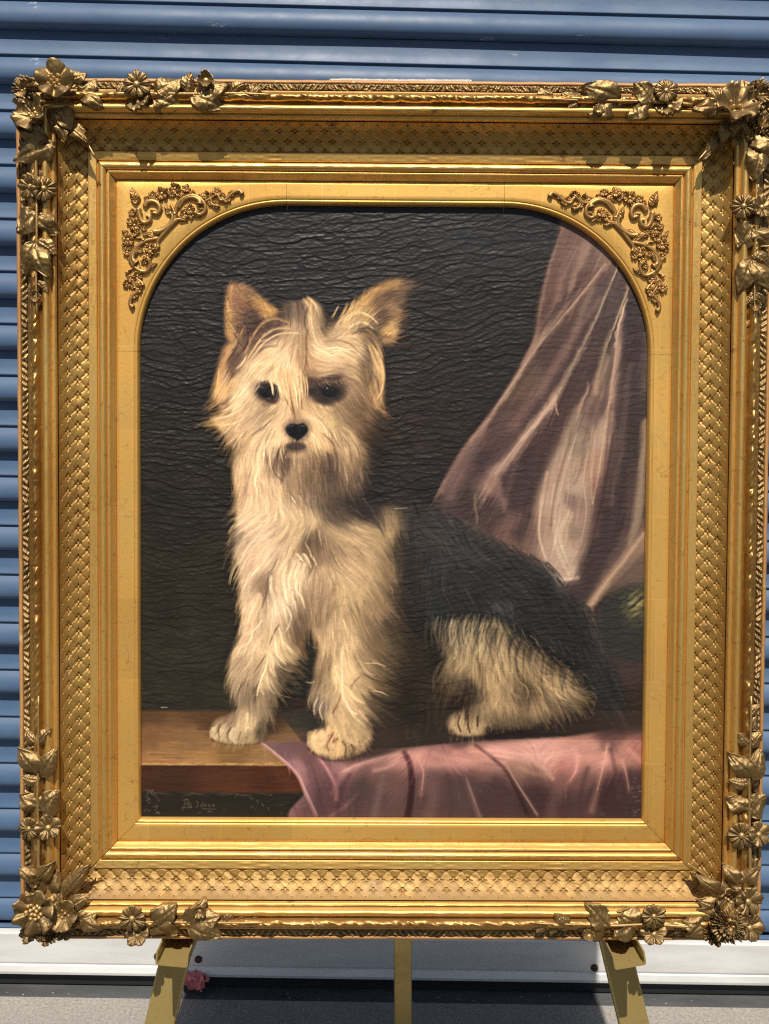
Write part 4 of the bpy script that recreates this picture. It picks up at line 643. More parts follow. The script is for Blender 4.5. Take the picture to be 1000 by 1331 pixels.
for pts, w, c in (([(368, 560), (362, 572), (364, 588), (368, 600)], 1.8, (222, 186, 132)), ([(372, 568), (367, 580), (370, 594)], 1.2, (206, 170, 120)), ([(364, 578), (360, 592), (366, 610), (372, 618)], 1.6, (86, 64, 48)), ([(372, 582), (368, 596), (372, 610)], 1.4, (92, 70, 54)), ([(352, 556), (344, 576), (346, 600), (354, 620)], 1.8, (128, 100, 74)), ([(346, 556), (334, 580), (330, 604)], 1.2, (156, 124, 92)), ([(358, 562), (350, 584), (352, 606), (362, 622)], 2., (226, 190, 138)),
    ([(342, 570), (334, 590), (334, 612), (342, 630)], 1.6, (228, 192, 140)), ([(334, 572), (324, 592), (322, 614)], 1.5, (224, 188, 136)), ([(326, 566), (316, 584), (314, 606)], 1.2, (206, 168, 118)), ([(320, 558), (312, 574), (310, 590)], 1.3, (150, 118, 84)), ([(352, 600), (356, 614), (366, 624)], 1.8, (84, 64, 48)), ([(350, 545), (338, 556), (326, 564)], 1.5, (160, 128, 98)), ([(360, 540), (346, 552), (336, 566)], 1.2, (226, 190, 140)),
    ([(398, 540), (412, 544), (422, 556), (424, 570)], 1.6, (226, 192, 138)), ([(404, 530), (420, 536), (430, 548), (434, 562)], 1.8, (206, 172, 118)), ([(412, 528), (428, 534), (436, 548), (436, 560)], 1.1, (196, 162, 112)), ([(404, 560), (412, 570), (416, 580)], 1.4, (224, 190, 136)), ([(410, 562), (420, 572), (424, 584)], 1.2, (214, 178, 124)), ([(418, 560), (428, 570), (434, 578)], 1.3, (130, 100, 70)), ([(402, 572), (408, 582), (412, 590)], 1.2, (196, 158, 108)), ([(426, 556), (436, 570), (440, 580)], 1.2, (120, 92, 64)),
    ([(442, 552), (454, 560), (462, 574), (464, 590)], 1.7, (204, 168, 118)), ([(448, 552), (460, 562), (468, 580), (472, 600)], 1.4, (186, 152, 106)), ([(440, 556), (450, 570), (452, 590)], 1.6, (208, 172, 122)), ([(446, 566), (454, 580), (456, 600)], 1.1, (124, 96, 68)), ([(458, 570), (466, 586), (468, 606)], 1.1, (110, 86, 62)), ([(434, 580), (438, 596), (436, 612)], 1.6, (92, 72, 56)), ([(424, 586), (428, 600), (426, 612)], 1.6, (84, 66, 54)), ([(412, 582), (418, 596), (416, 606)], 1.3, (120, 94, 70)),
    ([(474, 546), (484, 556), (494, 560)], .9, (150, 118, 82)), ([(470, 556), (482, 570), (494, 574)], .9, (126, 98, 70)), ([(472, 576), (482, 586), (492, 588)], .9, (110, 86, 62))):
    lock(pts, w, c, .72, .7)
hair(head*(GX > 470)*(GY > 520), 160, [(480, 540, 30), (490, 580, 15)], 14, .8, jit=.25, a=.5, seed=77, soft=.6)
# chin shade onto the throat
lay(pmask([(395, 604), (440, 606), (468, 616), (474, 640), (500, 656), (470, 662), (420, 656), (398, 640)], 10)*.25, (84, 70, 58))
hair(pmask([(380, 600), (470, 608), (470, 650), (400, 650)], 5), 420, [(400, 620, 85), (440, 630, 80), (470, 640, 60)], 13, .9, jit=.14, a=.45, seed=78, soft=.6)
lay(pmask([(470, 606), (520, 590), (530, 640), (506, 652), (474, 640)], 6)*.55, (40, 36, 36))
EYE = 1-np.clip(np.exp(-(((GX-346)/24)**2+((GY-508)/18)**2))+np.exp(-(((GX-425)/28)**2+((GY-506)/20)**2))+np.exp(-(((GX-385)/22)**2+((GY-562)/22)**2)), 0, .9)
EYEM = np.clip(EYE*1.4-.4, 0, 1)*(GY > 395)
def locks(mask, guide, n, length, w, lo, hi, seed, a=.55, curl=.5):
    """clumps of fur lying along the guide directions, alternately catching and losing the light"""
    r = np.random.default_rng(seed); jj, ii = np.nonzero(mask > .6); src = IMG.copy()
    gv = [(g[0], g[1], math.cos(math.radians(g[2])), math.sin(math.radians(g[2]))) for g in guide]
    pk = r.integers(0, len(jj), n); pk = pk[np.argsort(GY[jj[pk], ii[pk]])]
    for q in pk:
        x, y = float(GX[jj[q], ii[q]]), float(GY[jj[q], ii[q]]); c = src[jj[q], ii[q]]*r.uniform(lo, hi); pts = [(x, y)]; cv = r.normal(0, curl); L = length*r.uniform(.6, 1.3)
        for k in range(4):
            v = field_at(gv, np.array([pts[-1][0]], np.float32), np.array([pts[-1][1]], np.float32), 1.6, 30.)[0]; an = math.atan2(v[1], v[0])+cv*(k/3-.4)
            pts.append((pts[-1][0]+math.cos(an)*L/4, pts[-1][1]+math.sin(an)*L/4))
        lock(pts, w*r.uniform(.6, 1.3), np.clip(c, 10, 240), a)
gh2 = [(575, 815, 105), (600, 815, 110), (630, 815, 118), (655, 820, 75), (598, 850, 100), (586, 880, 125), (625, 850, 85), (615, 880, 118), (640, 880, 70), (650, 905, 95), (680, 845, 48), (690, 880, 62), (720, 875, 35), (752, 895, 30), (700, 920, 60), (735, 912, 45), (668, 930, 75), (610, 930, 110)]
upper = hind*(GY < np.where(GX < 690, 898, 912))
locks(upper, gh2, 80, 28, 3.0, .60, .82, 301, .5, 1.1); locks(upper, gh2, 130, 26, 2.6, .90, 1.10, 302, .5, 1.1); locks(upper, gh2, 50, 24, 1.4, 1.05, 1.22, 303, .5, 1.1)
IMG *= (1-.10*blur(hind, 3)*np.clip((GX-600)/160, 0, 1))[..., None]
def strand(x, y, sx, L, c, w=1.1, a=.72):
    w *= 1.5; y += 5
    q = [(x, y), (x-sx*.8, y+L*.3), (x-sx, y+L*.6), (x-sx*.3+prng.normal(0, 1.5), y+L)]
    stroke(spline(q, False, 5), w, w*.3, np.clip(np.asarray(c)*prng.normal(1, .1), 10, 240), a*.42, 1.5, True)
for x in np.linspace(560, 612, 17): strand(x+prng.normal(0, 1.5), 794+prng.uniform(-4, 8), prng.uniform(3, 7), prng.uniform(26, 42), (196, 170, 122) if prng.random() < .6 else (44, 42, 40))
for x in np.linspace(606, 646, 12): strand(x+prng.normal(0, 1.5), 796+prng.uniform(-5, 8), prng.uniform(4, 9), prng.uniform(26, 40), (200, 174, 124) if prng.random() < .45 else (50, 46, 42))
for x in np.linspace(640, 682, 20): strand(x+prng.normal(0, 1.5), 804+(x-640)*.35+prng.uniform(-5, 10), prng.uniform(5, 10), prng.uniform(34, 54), (42, 39, 38) if prng.random() < .75 else (178, 150, 106), 1.2)
for x in np.linspace(684, 752, 26): strand(x+prng.normal(0, 2), 832+(x-684)*.55+prng.uniform(-8, 8), prng.uniform(1, 5), prng.uniform(24, 42), (44, 41, 39) if prng.random() < .7 else (168, 140, 98), 1.1)
for x in np.linspace(572, 610, 14): strand(x, 850+prng.uniform(-10, 16), prng.uniform(6, 12), prng.uniform(34, 50), (176, 148, 104) if prng.random() < .6 else (84, 66, 48), 1.3, .6)
for x in np.linspace(620, 672, 16): strand(x, 846+prng.uniform(-6, 24), prng.uniform(-2, 6), prng.uniform(40, 60), (196, 168, 118) if prng.random() < .55 else (104, 82, 58), 1.3, .55)
leg_ = body*(GY < 935)*(GX < 525)
locks(leg_, gb, 70, 20, 2.6, .84, .94, 304, .32, .7); locks(leg_, gb, 150, 20, 2.2, 1.0, 1.10, 305, .36, .7)
hd_ = head*EYEM
locks(hd_, gd, 50, 18, 1.8, .82, .92, 306, .34, .6); locks(hd_, gd, 100, 18, 1.8, 1.0, 1.10, 307, .36, .6)
# glazes that turn the form away from the light
shade([(470, 470), (486, 520), (504, 540), (504, 590), (480, 612), (462, 600), (470, 570), (456, 540), (462, 500)], 10, .80, (1, .97, .95))
shade([(484, 545), (508, 545), (504, 592), (484, 606), (474, 585)], 6, .68)
shade([(392, 592), (440, 590), (470, 604), (466, 634), (420, 650), (384, 640), (372, 610)], 12, .92, (1, .98, .97))
shade([(408, 590), (440, 588), (440, 622), (414, 622)], 9, .92)
shade([(356, 586), (372, 582), (374, 606), (362, 616), (354, 604)], 5, .9)
shade([(330, 515), (346, 524), (360, 524), (352, 540), (330, 548), (316, 545)], 6, .94)
shade([(436, 520), (462, 516), (474, 540), (458, 556), (440, 548)], 7, .86)
shade([(360, 390), (376, 388), (380, 408), (366, 424), (346, 428), (330, 436), (316, 452), (306, 450), (312, 436), (334, 420), (352, 408)], 5, .84, (1, .96, .95))
shade([(412, 398), (428, 408), (432, 420), (420, 428), (412, 416)], 4, .72)
shade([(470, 424), (486, 424), (494, 442), (482, 446), (466, 436)], 4, .72)
shade([(474, 448), (484, 470), (482, 500), (472, 496), (470, 466)], 4, .78)
shade([(396, 690), (424, 686), (434, 706), (420, 722), (404, 722), (394, 708)], 8, .86)
shade([(420, 648), (470, 640), (506, 654), (486, 668), (440, 676), (420, 666)], 8, .72)
shade([(340, 752), (352, 742), (352, 780), (346, 800), (338, 790)], 5, .90)
shade([(376, 796), (400, 790), (402, 818), (392, 844), (380, 830)], 6, .80)
shade([(360, 868), (384, 860), (396, 880), (380, 905), (356, 930), (344, 955), (338, 940), (350, 905)], 7, .72)
shade([(318, 885), (336, 880), (330, 915), (312, 915)], 6, .90)
shade([(476, 830), (520, 800), (540, 860), (530, 930), (488, 940), (478, 900), (488, 870)], 12, .80)
shade([(500, 720), (530, 700), (535, 800), (505, 800)], 9, .8)
shade([(408, 850), (424, 846), (424, 890), (412, 905), (402, 895)], 6, .86)
shade([(580, 880), (604, 880), (622, 900), (612, 922), (590, 925), (575, 910)], 7, .7)
shade([(640, 930), (700, 935), (760, 905), (780, 930), (700, 955), (640, 955)], 8, .72)
shade([(672, 868), (690, 880), (700, 910), (684, 915)], 6, .8)
shade([(655, 806), (690, 826), (740, 862), (730, 874), (690, 852), (655, 826)], 6, .74)
hair(head, 420, gd, 16, .7, jit=.16, a=.45, seed=81, lift=.04, soft=.5)
hair(body, 520, gb, 16, .8, jit=.16, a=.45, seed=82, lift=.04, soft=.55)
for pts, w in (([(350, 452), (372, 470), (380, 492)], 6), ([(410, 446), (430, 462), (440, 470)], 6), ([(345, 560), (335, 590), (332, 620)], 6), ([(330, 660), (346, 700), (340, 730)], 9), ([(356, 752), (360, 800)], 5), ([(446, 860), (448, 910)], 6), ([(292, 490), (288, 512)], 5), ([(410, 545), (424, 560)], 5), ([(320, 500), (304, 524)], 5)):
    stroke(spline(pts, False), w, w*.6, (240, 208, 160), .22, w)
shade([(524, 790), (562, 800), (572, 860), (580, 905), (570, 950), (520, 950), (530, 880)], 9, .74)
IMG *= 1-np.clip(cur-coat, 0, 1)[..., None]*(1-np.array([.97, 1.0, .95], np.float32))
# deeper black in the coat, warmer and darker ground, paler cloth edge
cm_ = (coat*(1-np.clip(blur(hind, 2)+blur(body, 2), 0, 1)))[..., None]; IMG *= 1-.16*cm_
bgm = np.clip(1-(cur+coat+body+head+hind+earL+earR+clo), 0, 1)*(GY < 924); IMG *= 1-bgm[..., None]*np.array([.13, .16, .20], np.float32)
IMG += (clo*(GY > 962)*np.clip((1010-GY)/40, 0, 1)*np.clip((GX-430)/100, 0, 1))[..., None]*np.array([16, 13, 12], np.float32)
dogm = np.clip(np.maximum(np.maximum(blur(head, 4), blur(body, 4)), blur(hind, 4)), 0, 1)[..., None]
lum = IMG.mean(-1, keepdims=True); k_ = np.clip((lum/190)**.16, .75, 1.06)*np.array([1.05, 1.045, 1.10], np.float32)
IMG *= 1-dogm*(1-k_)
for r_, k_ in ((1.3, .22), (7., .16)):
    for ch_ in range(3): IMG[..., ch_] += k_*(IMG[..., ch_]-blur(np.ascontiguousarray(IMG[..., ch_]), r_))
np.clip(IMG, 9, 250, out=IMG)
# ---- ageing: canvas tooth, painted glints along the cracks, fine pale scuffs
IMG *= (1+.035*vnoise(1.2, 1.2, 91)+.03*vnoise(60, 40, 92))[..., None]
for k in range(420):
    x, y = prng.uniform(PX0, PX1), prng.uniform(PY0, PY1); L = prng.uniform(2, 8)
    stroke([(x, y), (x+L, y+prng.normal(0, .8))], .35, .25, (150, 146, 138), prng.uniform(.08, .3), .5)  # short pale dashes: glints of crack edges put into the colour
for k in range(70):
    x, y = (prng.uniform(184, 205), prng.uniform(1030, 1064)) if k < 30 else (prng.uniform(828, 840), prng.uniform(1010, 1064)) if k < 50 else (prng.uniform(190, 400), prng.uniform(1035, 1064))
    stroke([(x, y), (x+prng.uniform(1, 5), y+prng.normal(0, 2))], .4, .3, (158, 154, 146), prng.uniform(.2, .6), .5)
stroke([(208, 921.5), (216, 921.5)], .5, .3, (206, 200, 186), .8, .5); stroke([(513, 658.6), (524, 658), (530, 657.6)], .55, .2, (206, 202, 192), .75, .5)  # two brighter surface glints, painted in
# ---- drying cracks: cupped, wind-rippled ridges, strongest in the dark paint
light = blur(IMG.mean(-1), 5)
CRK = np.clip(1.2-light/100., .22, 1.)*np.where(GY > 925, .4, 1.)*(1-.6*blur(np.maximum(head, body*(GX < 500)), 2))
def saw_(q, st):
    f = q-np.floor(q); return np.where(f < 1-st, f/(1-st), (1-f)/st)
tilt = .10*np.clip((520-GX)/340, -.4, 1)
def flakes(cw, chh, seed, wx_, wy_):
    """cupped flakes of old paint: every cell tips a little to the light and curls at its rim"""
    r = np.random.default_rng(seed); U = (GX+wx_)/cw; Vv = (GY+wy_)/chh; iu = np.floor(U).astype(int); iv = np.floor(Vv).astype(int)
    N = 257; jx = r.uniform(.05, .95, (N, N)).astype(np.float32); jy = r.uniform(.1, .9, (N, N)).astype(np.float32); tl = r.uniform(.25, 1.0, (N, N)).astype(np.float32)
    f1 = np.full(GX.shape, 9., np.float32); f2 = f1.copy(); dy1 = np.zeros_like(f1); t1 = np.zeros_like(f1)
    for du in (-1, 0, 1):
        for dv in (-1, 0, 1):
            a_, b_ = (iu+du) % N, (iv+dv) % N; dx = (iu+du+jx[b_, a_]-U); dy = (iv+dv+jy[b_, a_]-Vv); d = np.sqrt(dx*dx+dy*dy)
            c1 = d < f1; f2 = np.where(c1, f1, np.minimum(f2, d)); dy1 = np.where(c1, -dy, dy1); t1 = np.where(c1, tl[b_, a_], t1); f1 = np.where(c1, d, f1)
    e = f2-f1
    return t1*dy1*1.0+.30*np.exp(-(e/.16)**2)-.25*np.exp(-(e/.05)**2)
wv = vnoise(60, 42, 101)*9+vnoise(22, 12, 102)*3-tilt*GX
A1 = flakes(38, 8.0, 401, vnoise(40, 16, 111)*9, wv); A2 = flakes(13, 4.6, 402, vnoise(20, 9, 112)*5, vnoise(34, 20, 113)*5+vnoise(9, 5, 114)*1.2)
b2 = np.clip(.5+.9*vnoise(24, 14, 109), 0, 1)
CRK *= 1-.75*np.exp(-(((GX-257)/34)**4+((GY-1050)/14)**4))
HGT = CRK*EYE*(.92*A1+.55*A2*b2+.2*vnoise(5, 2.4, 110))*(.75+.35*np.clip(1-((GX-290)**2+(GY-380)**2)/160000, 0, 1))
HGT = blur(HGT.astype(np.float32), .35)+.12*vnoise(1.5, 1.5, 107)*(.4+.6*CRK)
# ---------------------------------------------------------------- the ground and the shutter behind
def ray(px, py):
    d = CM.to_3x3() @ Vector(((px-500)/FPX, -(py-665.5)/FPX, -1)); return d
def on_wall(px, py, Y):
    d = ray(px, py); o = CM.translation; t = (Y-o.y)/d.y; return o+d*t
def on_floor(px, py, z=0.):
    d = ray(px, py); o = CM.translation; t = (z-o.z)/d.z; return o+d*t
YD = 1.415                                  # plane of the shutter
def sheet(name, x0, x1, y0, y1, z, mat, nx=2, ny=2):
    X, Y = np.meshgrid(np.linspace(x0, x1, nx), np.linspace(y0, y1, ny)); V = np.stack([X, Y, np.full_like(X, z)], -1)
    o = obj(name, mesh(name, V, grid_faces(ny, nx)), mat); tag(o, kind='structure'); return o
YS = on_floor(500, 1302).y                  # front edge of the dark threshold strip
sheet('ground', -60, 60, -80, 1.0, -0.012, M_ASPH)  # dark ground out of view, added to cut reflected and bounced light
sheet('pavement', -6, 6, .45, YS-.002, 0.0, M_CONC)  # front edge pulled in so less light bounces up
o = sheet('threshold', -6, 6, YS+.001, YD+.35, -0.006, M_SILL)

door = empty('roller_shutter', Matrix.Translation((0, YD, 0)))
tag(door, 'blue corrugated metal roller shutter closed behind the easel', 'shutter')
PITCH_D = .07086; DX = 1.7
Z0 = .0918                                  # the shadow gap above the white bar
prof = [(.0905, -.0040), (.0800, -.0034), (.0660, -.0018), (.0540, .0006), (.0522, .0014), (.0512, .0010), (.0507, -.0012), (.0496, -.0016), (.0475, -.0006), (.0430, .0020), (.0370, .0044), (.0300, .0062),
        (.0230, .0070), (.0165, .0066), (.0120, .0052), (.0088, .0030), (.0074, .0006), (.0068, -.0025), (.0064, -.0065)]
prof = [(a*PITCH_D/.0845, c*1.3) for a, c in prof]
xs = np.linspace(-DX, DX, 60)
P = np.array(prof)
V = np.zeros((len(P), len(xs), 3)); V[..., 0] = xs; V[..., 1] = -P[:, 1:2]; V[..., 2] = P[:, 0:1]
rng_ = np.random.default_rng(3)
slat_me = []
for k in range(4):
    W = V.copy(); wob = np.interp(xs, np.linspace(-DX, DX, 13), rng_.normal(0, .0007, 13)); W[..., 1] += wob[None]; W[..., 2] += wob[None]*.5
    me = mesh('slat', W, grid_faces(len(P), len(xs))[:, ::-1].copy(), True); me.materials.append(M_DOOR); slat_me.append(me)
for k in range(24):
    o = obj('slat', slat_me[k % 4], None, door, Matrix.Translation((0, 0, Z0+k*PITCH_D)))
V_, F_ = box(-DX, DX, .020, .024, 0.0, Z0+24*PITCH_D)
obj('backing_sheet', mesh('backing_sheet', V_, F_, False), M_DOOR, door)
# bottom bar: an extrusion with a rolled lower edge
zt, zb = on_wall(120, 1207, YD).z, on_wall(120, 1261, YD).z
bp = [(zt+.002, .004), (zt, -.012), (zt-.003, -.0135), (zb+.020, -.0135), (zb+.0165, -.0125), (zb+.0145, -.0140), (zb+.006, -.0165), (zb+.002, -.0160), (zb, -.0135), (zb, .004)]
P = np.array(bp); V = np.zeros((len(P), 30, 3)); V[..., 0] = np.linspace(-DX, DX, 30); V[..., 1] = P[:, 1:2]; V[..., 2] = P[:, 0:1]
obj('bottom_bar', mesh('bottom_bar', V, grid_faces(len(P), 30), False), M_BAR, door)
P = np.array([(Z0+.001, .0), (Z0, -.004), (zt+.003, -.006), (zt+.0015, .004)]); V = np.zeros((4, 30, 3)); V[..., 0] = np.linspace(-DX, DX, 30); V[..., 1] = P[:, 1:2]; V[..., 2] = P[:, 0:1]
obj('bottom_flange', mesh('bottom_flange', V, grid_faces(4, 30), False), M_DOOR, door)
V_, F_ = box(-DX, DX, -.006, .008, -.004, zb-.001, .002)
obj('rubber_seal', mesh('rubber_seal', V_, F_, False), M_RUBBER, door)
for px, py in ((205, 1243), (258, 1247), (773, 1258)):
    q = on_wall(px, py, YD-.0135)
    ang = np.linspace(0, 2*math.pi, 13)[:-1]; V = []
    for r, d in ((.0058, 0), (.0056, -.002), (.0042, -.0036), (.0018, -.0042)):
        for a in ang: V.append((r*math.cos(a), d, r*math.sin(a)))
    V.append((0, -.0043, 0)); F = [tuple(int(v) for v in f) for f in grid_faces(4, 12, True)]+[(36+j, 36+(j+1) % 12, 48) for j in range(12)]
    obj('bolt', mesh('bolt', V, F), M_BOLT, door, Matrix.Translation((q.x, q.y-YD, q.z)))

# ---------------------------------------------------------------- where the frame stands (leans back on its easel)
def Rxyz(rx, ry, rz): return Matrix.Rotation(R_(rz), 4, 'Z') @ Matrix.Rotation(R_(ry), 4, 'Y') @ Matrix.Rotation(R_(rx), 4, 'X')
FR = Rxyz(1.892, .430, -.323)
FT = Vector((15.96, -5.35, -FPX))
CENT = Matrix.Translation((-4.0, 0.6, -20.0))
POSE_U = Matrix.Translation(FT) @ FR @ CENT          # frame units, seen from the camera
FM = CM @ Matrix.Translation(POSE_U.translation*S) @ POSE_U.to_3x3().to_4x4()
INV = POSE_U.inverted()
def loc(px, py, w):
    """photograph point -> frame-local x, y at height w above the canvas"""
    o = INV.translation; d = (INV.to_3x3() @ Vector(((px-500), -(py-665.5), -FPX))); t = (w-o.z)/d.z; return (o.x+d.x*t, o.y+d.y*t)
OX, OY = 333.5, 404.0                                # half opening

frame = empty('picture_frame', FM)
tag(frame, 'ornate gilt picture frame with flowers on its corners, standing on the easel', 'frame')

# ---- oil painting
painting = None
pv = np.zeros((PH, PW, 3), np.float32)
cxp, cyp = 512.0, 667.2
# the canvas is square to the frame: its picture runs from opening edge to opening edge
pv[..., 0] = (GX-511.5)/330.3*OX; pv[..., 1] = -(GY-667.0)/400.0*OY; pv[..., 2] = HGT*CRACK_H
pv *= S
pf = grid_faces(PH, PW)[:, ::-1].copy()
pm = mesh('painting', pv, pf, True)
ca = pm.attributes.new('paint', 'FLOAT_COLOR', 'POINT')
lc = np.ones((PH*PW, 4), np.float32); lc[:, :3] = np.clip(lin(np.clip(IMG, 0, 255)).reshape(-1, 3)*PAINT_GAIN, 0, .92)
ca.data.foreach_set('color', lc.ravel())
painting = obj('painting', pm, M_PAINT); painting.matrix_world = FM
tag(painting, 'cracked oil painting of a cream and black terrier sitting on a ledge', 'painting')

# ---- mouldings: profile (distance out from the opening, height above the canvas)
def rails(name, prof_fn, d0, d1, nd, mat, du=2.0, rel=None, gap=.5):
    d = np.linspace(d0, d1, nd); w = prof_fn(d)
    for side in ('top', 'left', 'bottom', 'right'):
        hl, ho = (OX, OY) if side in ('top', 'bottom') else (OY, OX)
        nu = int(2*(hl+d1)/du); un = np.linspace(-1, 1, nu)
        A = un[:, None]*(hl+d[None]-gap); D = np.broadcast_to(d, A.shape); Wd = np.broadcast_to(w, A.shape).copy()
        if rel is not None: Wd = Wd+rel(A, D, {'top': 1, 'left': 2, 'bottom': 3, 'right': 4}[side])
        O = ho+D
        x, y = {'top': (A, O), 'bottom': (-A, -O), 'left': (-O, A), 'right': (O, -A)}[side]
        obj(name, mesh(name, np.stack([x, y, Wd], -1)*S, grid_faces(nu, nd)[:, ::-1].copy()), mat, frame)
def curve(pts):
    p = np.array(pts, float)
    return lambda d: np.interp(d, p[:, 0], p[:, 1])
def n1(x, seed, sc):
    r = np.random.default_rng(seed).uniform(-1, 1, 4000); t = x/sc+2000; i = np.floor(t).astype(int); f = t-i; f = f*f*(3-2*f); return r[i % 4000]*(1-f)+r[(i+1) % 4000]*f
# inner moulding: slope, groove, bead, flat
def circ(pts, d):  # helper for beads: list of (d0,d1,base,height)
    h = np.zeros_like(d)
    for a, b, base, hh in pts:
        t = np.clip((d-a)/(b-a), 0, 1); k = (d >= a) & (d <= b); h = np.where(k, base+hh*np.sqrt(np.clip(1-(2*t-1)**2, 0, 1)), h)
    return h
def inner_prof(d):
    base = np.interp(d, [28.6, 28.9, 29.6, 32, 35, 37.6, 38.4, 39, 49.4, 49.9, 50.5, 51, 61.3, 62], [5, 9.4, 10.5, 13.2, 17.6, 18.2, 13.4, 15, 16, 14.6, 14.6, 18.6, 20.4, 18.4])
    return np.maximum(base, circ([(38.8, 49.6, 15.2, 6.4)], d))
wear = lambda A, D, s: .25*n1(A+s*333, 5, 7)*np.sin(D)+.18*n1(A+s*71, 6, 40)
rails('inner_moulding', inner_prof, 28.6, 62, 70, M_MOULD, 5.0, wear)
# scoop with its stamped diaper of crosses and lozenges
def scoop_prof(d):
    t = np.clip((d-62)/32, 0, 1); return 18.4+28*(1-np.sqrt(np.clip(1-(t*.96)**2, 0, 1)))*.95+2.6*t
PS = 19.2
def scoop_rel(A, D, s):
    t = (D-62)/32; v = np.arcsin(np.clip(t*.96, 0, 1))/1.287*1.22   # runs along the hollow
    u = A/PS+.25*(s % 2); rows = .40; gap_ = .38
    a = u+(v-rows)/gap_*.5; b = u-(v-rows)/gap_*.5
    da = np.abs(a-np.round(a)); db = np.abs(b-np.round(b)); q = np.minimum(da, db)
    h = .72*np.sqrt(np.clip(q/.5, 0, 1))-.2-.8*np.exp(-(q*PS*.8/.55)**2)
    for r0, off in ((rows, 0.), (rows-gap_, .5), (rows+gap_, .5), (rows+2*gap_, 0.)):
        du_ = (u-off-np.round(u-off))*PS; dv_ = (v-r0)*40
        for x_, y_ in ((du_, dv_), (dv_, du_)):
            h = h-4.0*np.exp(-(y_/.95)**2)*np.clip((np.abs(x_)-.9)/.9, 0, 1)*np.clip((5.6-np.abs(x_))/1.2, 0, 1)
    env = np.clip(t/.04, 0, 1)*np.clip((1-t)/.06, 0, 1)
    return h*env*(1.05+.3*n1(A+s*57, 8, 23)+.2*n1(A*.7+D*5+s*11, 10, 6))+.45*n1(A+s*99+D*2, 9, 9)*env
rails('scoop', scoop_prof, 62.1, 94, 64, M_SCOOP, 1.3, scoop_rel)
# outer moulding: fillets, round, cove, ruffled ridge, cove
def outer_prof(d):
    base = np.interp(d, [94.05, 94.4, 95, 97.8, 98.2, 99, 100.4, 101, 110, 111, 112.5, 114, 124, 126, 128, 130.4, 130.8], [44, 47.5, 49, 50.2, 47.6, 47.6, 51.5, 51, 52.5, 50.8, 49.5, 50.5, 51, 48.5, 46.6, 45.4, 44])
    return np.maximum(base, circ([(100.8, 110.2, 50, 6.2), (113.6, 124.4, 50, 8.4)], d))
def outer_rel(A, D, s):
    k = np.exp(-((D-119)/4.4)**4)
    r = 1.9*n1(A+s*500, 21, 9)+1.0*n1(A+s*300+D*1.5, 22, 4.5)-1.4*(np.abs(n1(A+s*700, 23, 26)) < .035)
    return k*r+.22*n1(A+s*31, 24, 12)-1.2*(np.abs(((A+17*s) % 61)-30) < .5)*k
rails('bead_moulding', outer_prof, 94.05, 111.6, 36, M_MOULD, 4.0, wear)
rails('ruffled_ridge', outer_prof, 111.7, 130.8, 40, M_RIDGE, 1.8, outer_rel)
# carved ribbon of turning leaves
def carve_prof(d): return np.interp(d, [131.0, 131.4, 133, 139, 140.6, 141], [39, 42, 43.5, 42.5, 41, 38])
def carve_rel(A, D, s):
    v = (D-136)/5; B = A+s*13; sg = np.tanh(6*np.sin(2*math.pi*B/74))
    h = 1.5*np.sin(2*math.pi*(B/8.2+sg*v*.42+.12*n1(B, 31, 11)))+1.1*np.cos(2*math.pi*(B/37))*np.cos(v*2.2)+.9*n1(B+D*3, 32, 2.6)
    return h*np.clip(1.15-v*v, 0, 1)
rails('carved_ribbon', carve_prof, 131.0, 141.0, 22, M_BRONZE, 1.3, carve_rel)
# outer edge and side
def edge_rails():
    pr = [(141.2, 36), (141.4, 41.4), (142.4, 42), (145, 41.2), (146.4, 39), (147, 33), (147, -12), (120, -16)]
    for side in ('top', 'left', 'bottom', 'right'):
        hl, ho = (OX, OY) if side in ('top', 'bottom') else (OY, OX); un = np.linspace(-1, 1, 160)
        d = np.array([p[0] for p in pr]); w = np.array([p[1] for p in pr]); A = un[:, None]*(hl+d[None]-.2); O = ho+np.broadcast_to(d, A.shape)+.35*n1(A+hl, 41, 14)
        W = np.broadcast_to(w, A.shape)
        x, y = {'top': (A, O), 'bottom': (-A, -O), 'left': (-O, A), 'right': (O, -A)}[side]
        obj('outer_edge', mesh('outer_edge', np.stack([x, y, W], -1)*S, grid_faces(160, len(pr))[:, ::-1].copy()), M_EDGE, frame)
edge_rails()
V_, F_ = box(-OX-118*1, OX+118, -OY-118, OY+118, -17, -12); obj('backing_board', mesh('backing_board', np.array(V_)*S, F_, False), M_BACK, frame)

# ---- flat liner with shouldered arch: strips and two spandrel panels
RA = 192.0; LD = 28.4
lipd = np.array([-1.0, -.6, .4, 1.6, 3.0, 4.2, 5.0, 5.4, 6.2]); lipw = np.array([1.5, 4.2, 6.8, 8.6, 9.6, 9.2, 8.2, 9.6, 10.0])
def liner(name, pts, nor, outp):
    """pts inner edge, nor outward unit normals, outp matching points on the outer line"""
    pts, nor, outp = (np.array(a, float) for a in (pts, nor, outp)); rows = []
    for d, w in zip(lipd, lipw): rows.append(np.column_stack([pts+nor*d, np.full(len(pts), w)]))
    a = pts+nor*6.2
    for t in (.2, .4, .6, .8, .97): rows.append(np.column_stack([a+(outp-a)*t, np.full(len(pts), 10.0)]))
    rows.append(np.column_stack([outp, np.full(len(pts), 9.4)])); rows.append(np.column_stack([outp, np.full(len(pts), 4.0)]))
    V = np.stack(rows, 0); f = grid_faces(V.shape[0], V.shape[1])
    me = mesh(name, V*S, f); return obj(name, me, M_LINER, frame)
sg_ = .35
t_ = np.linspace(0, 1, 60)[:, None]
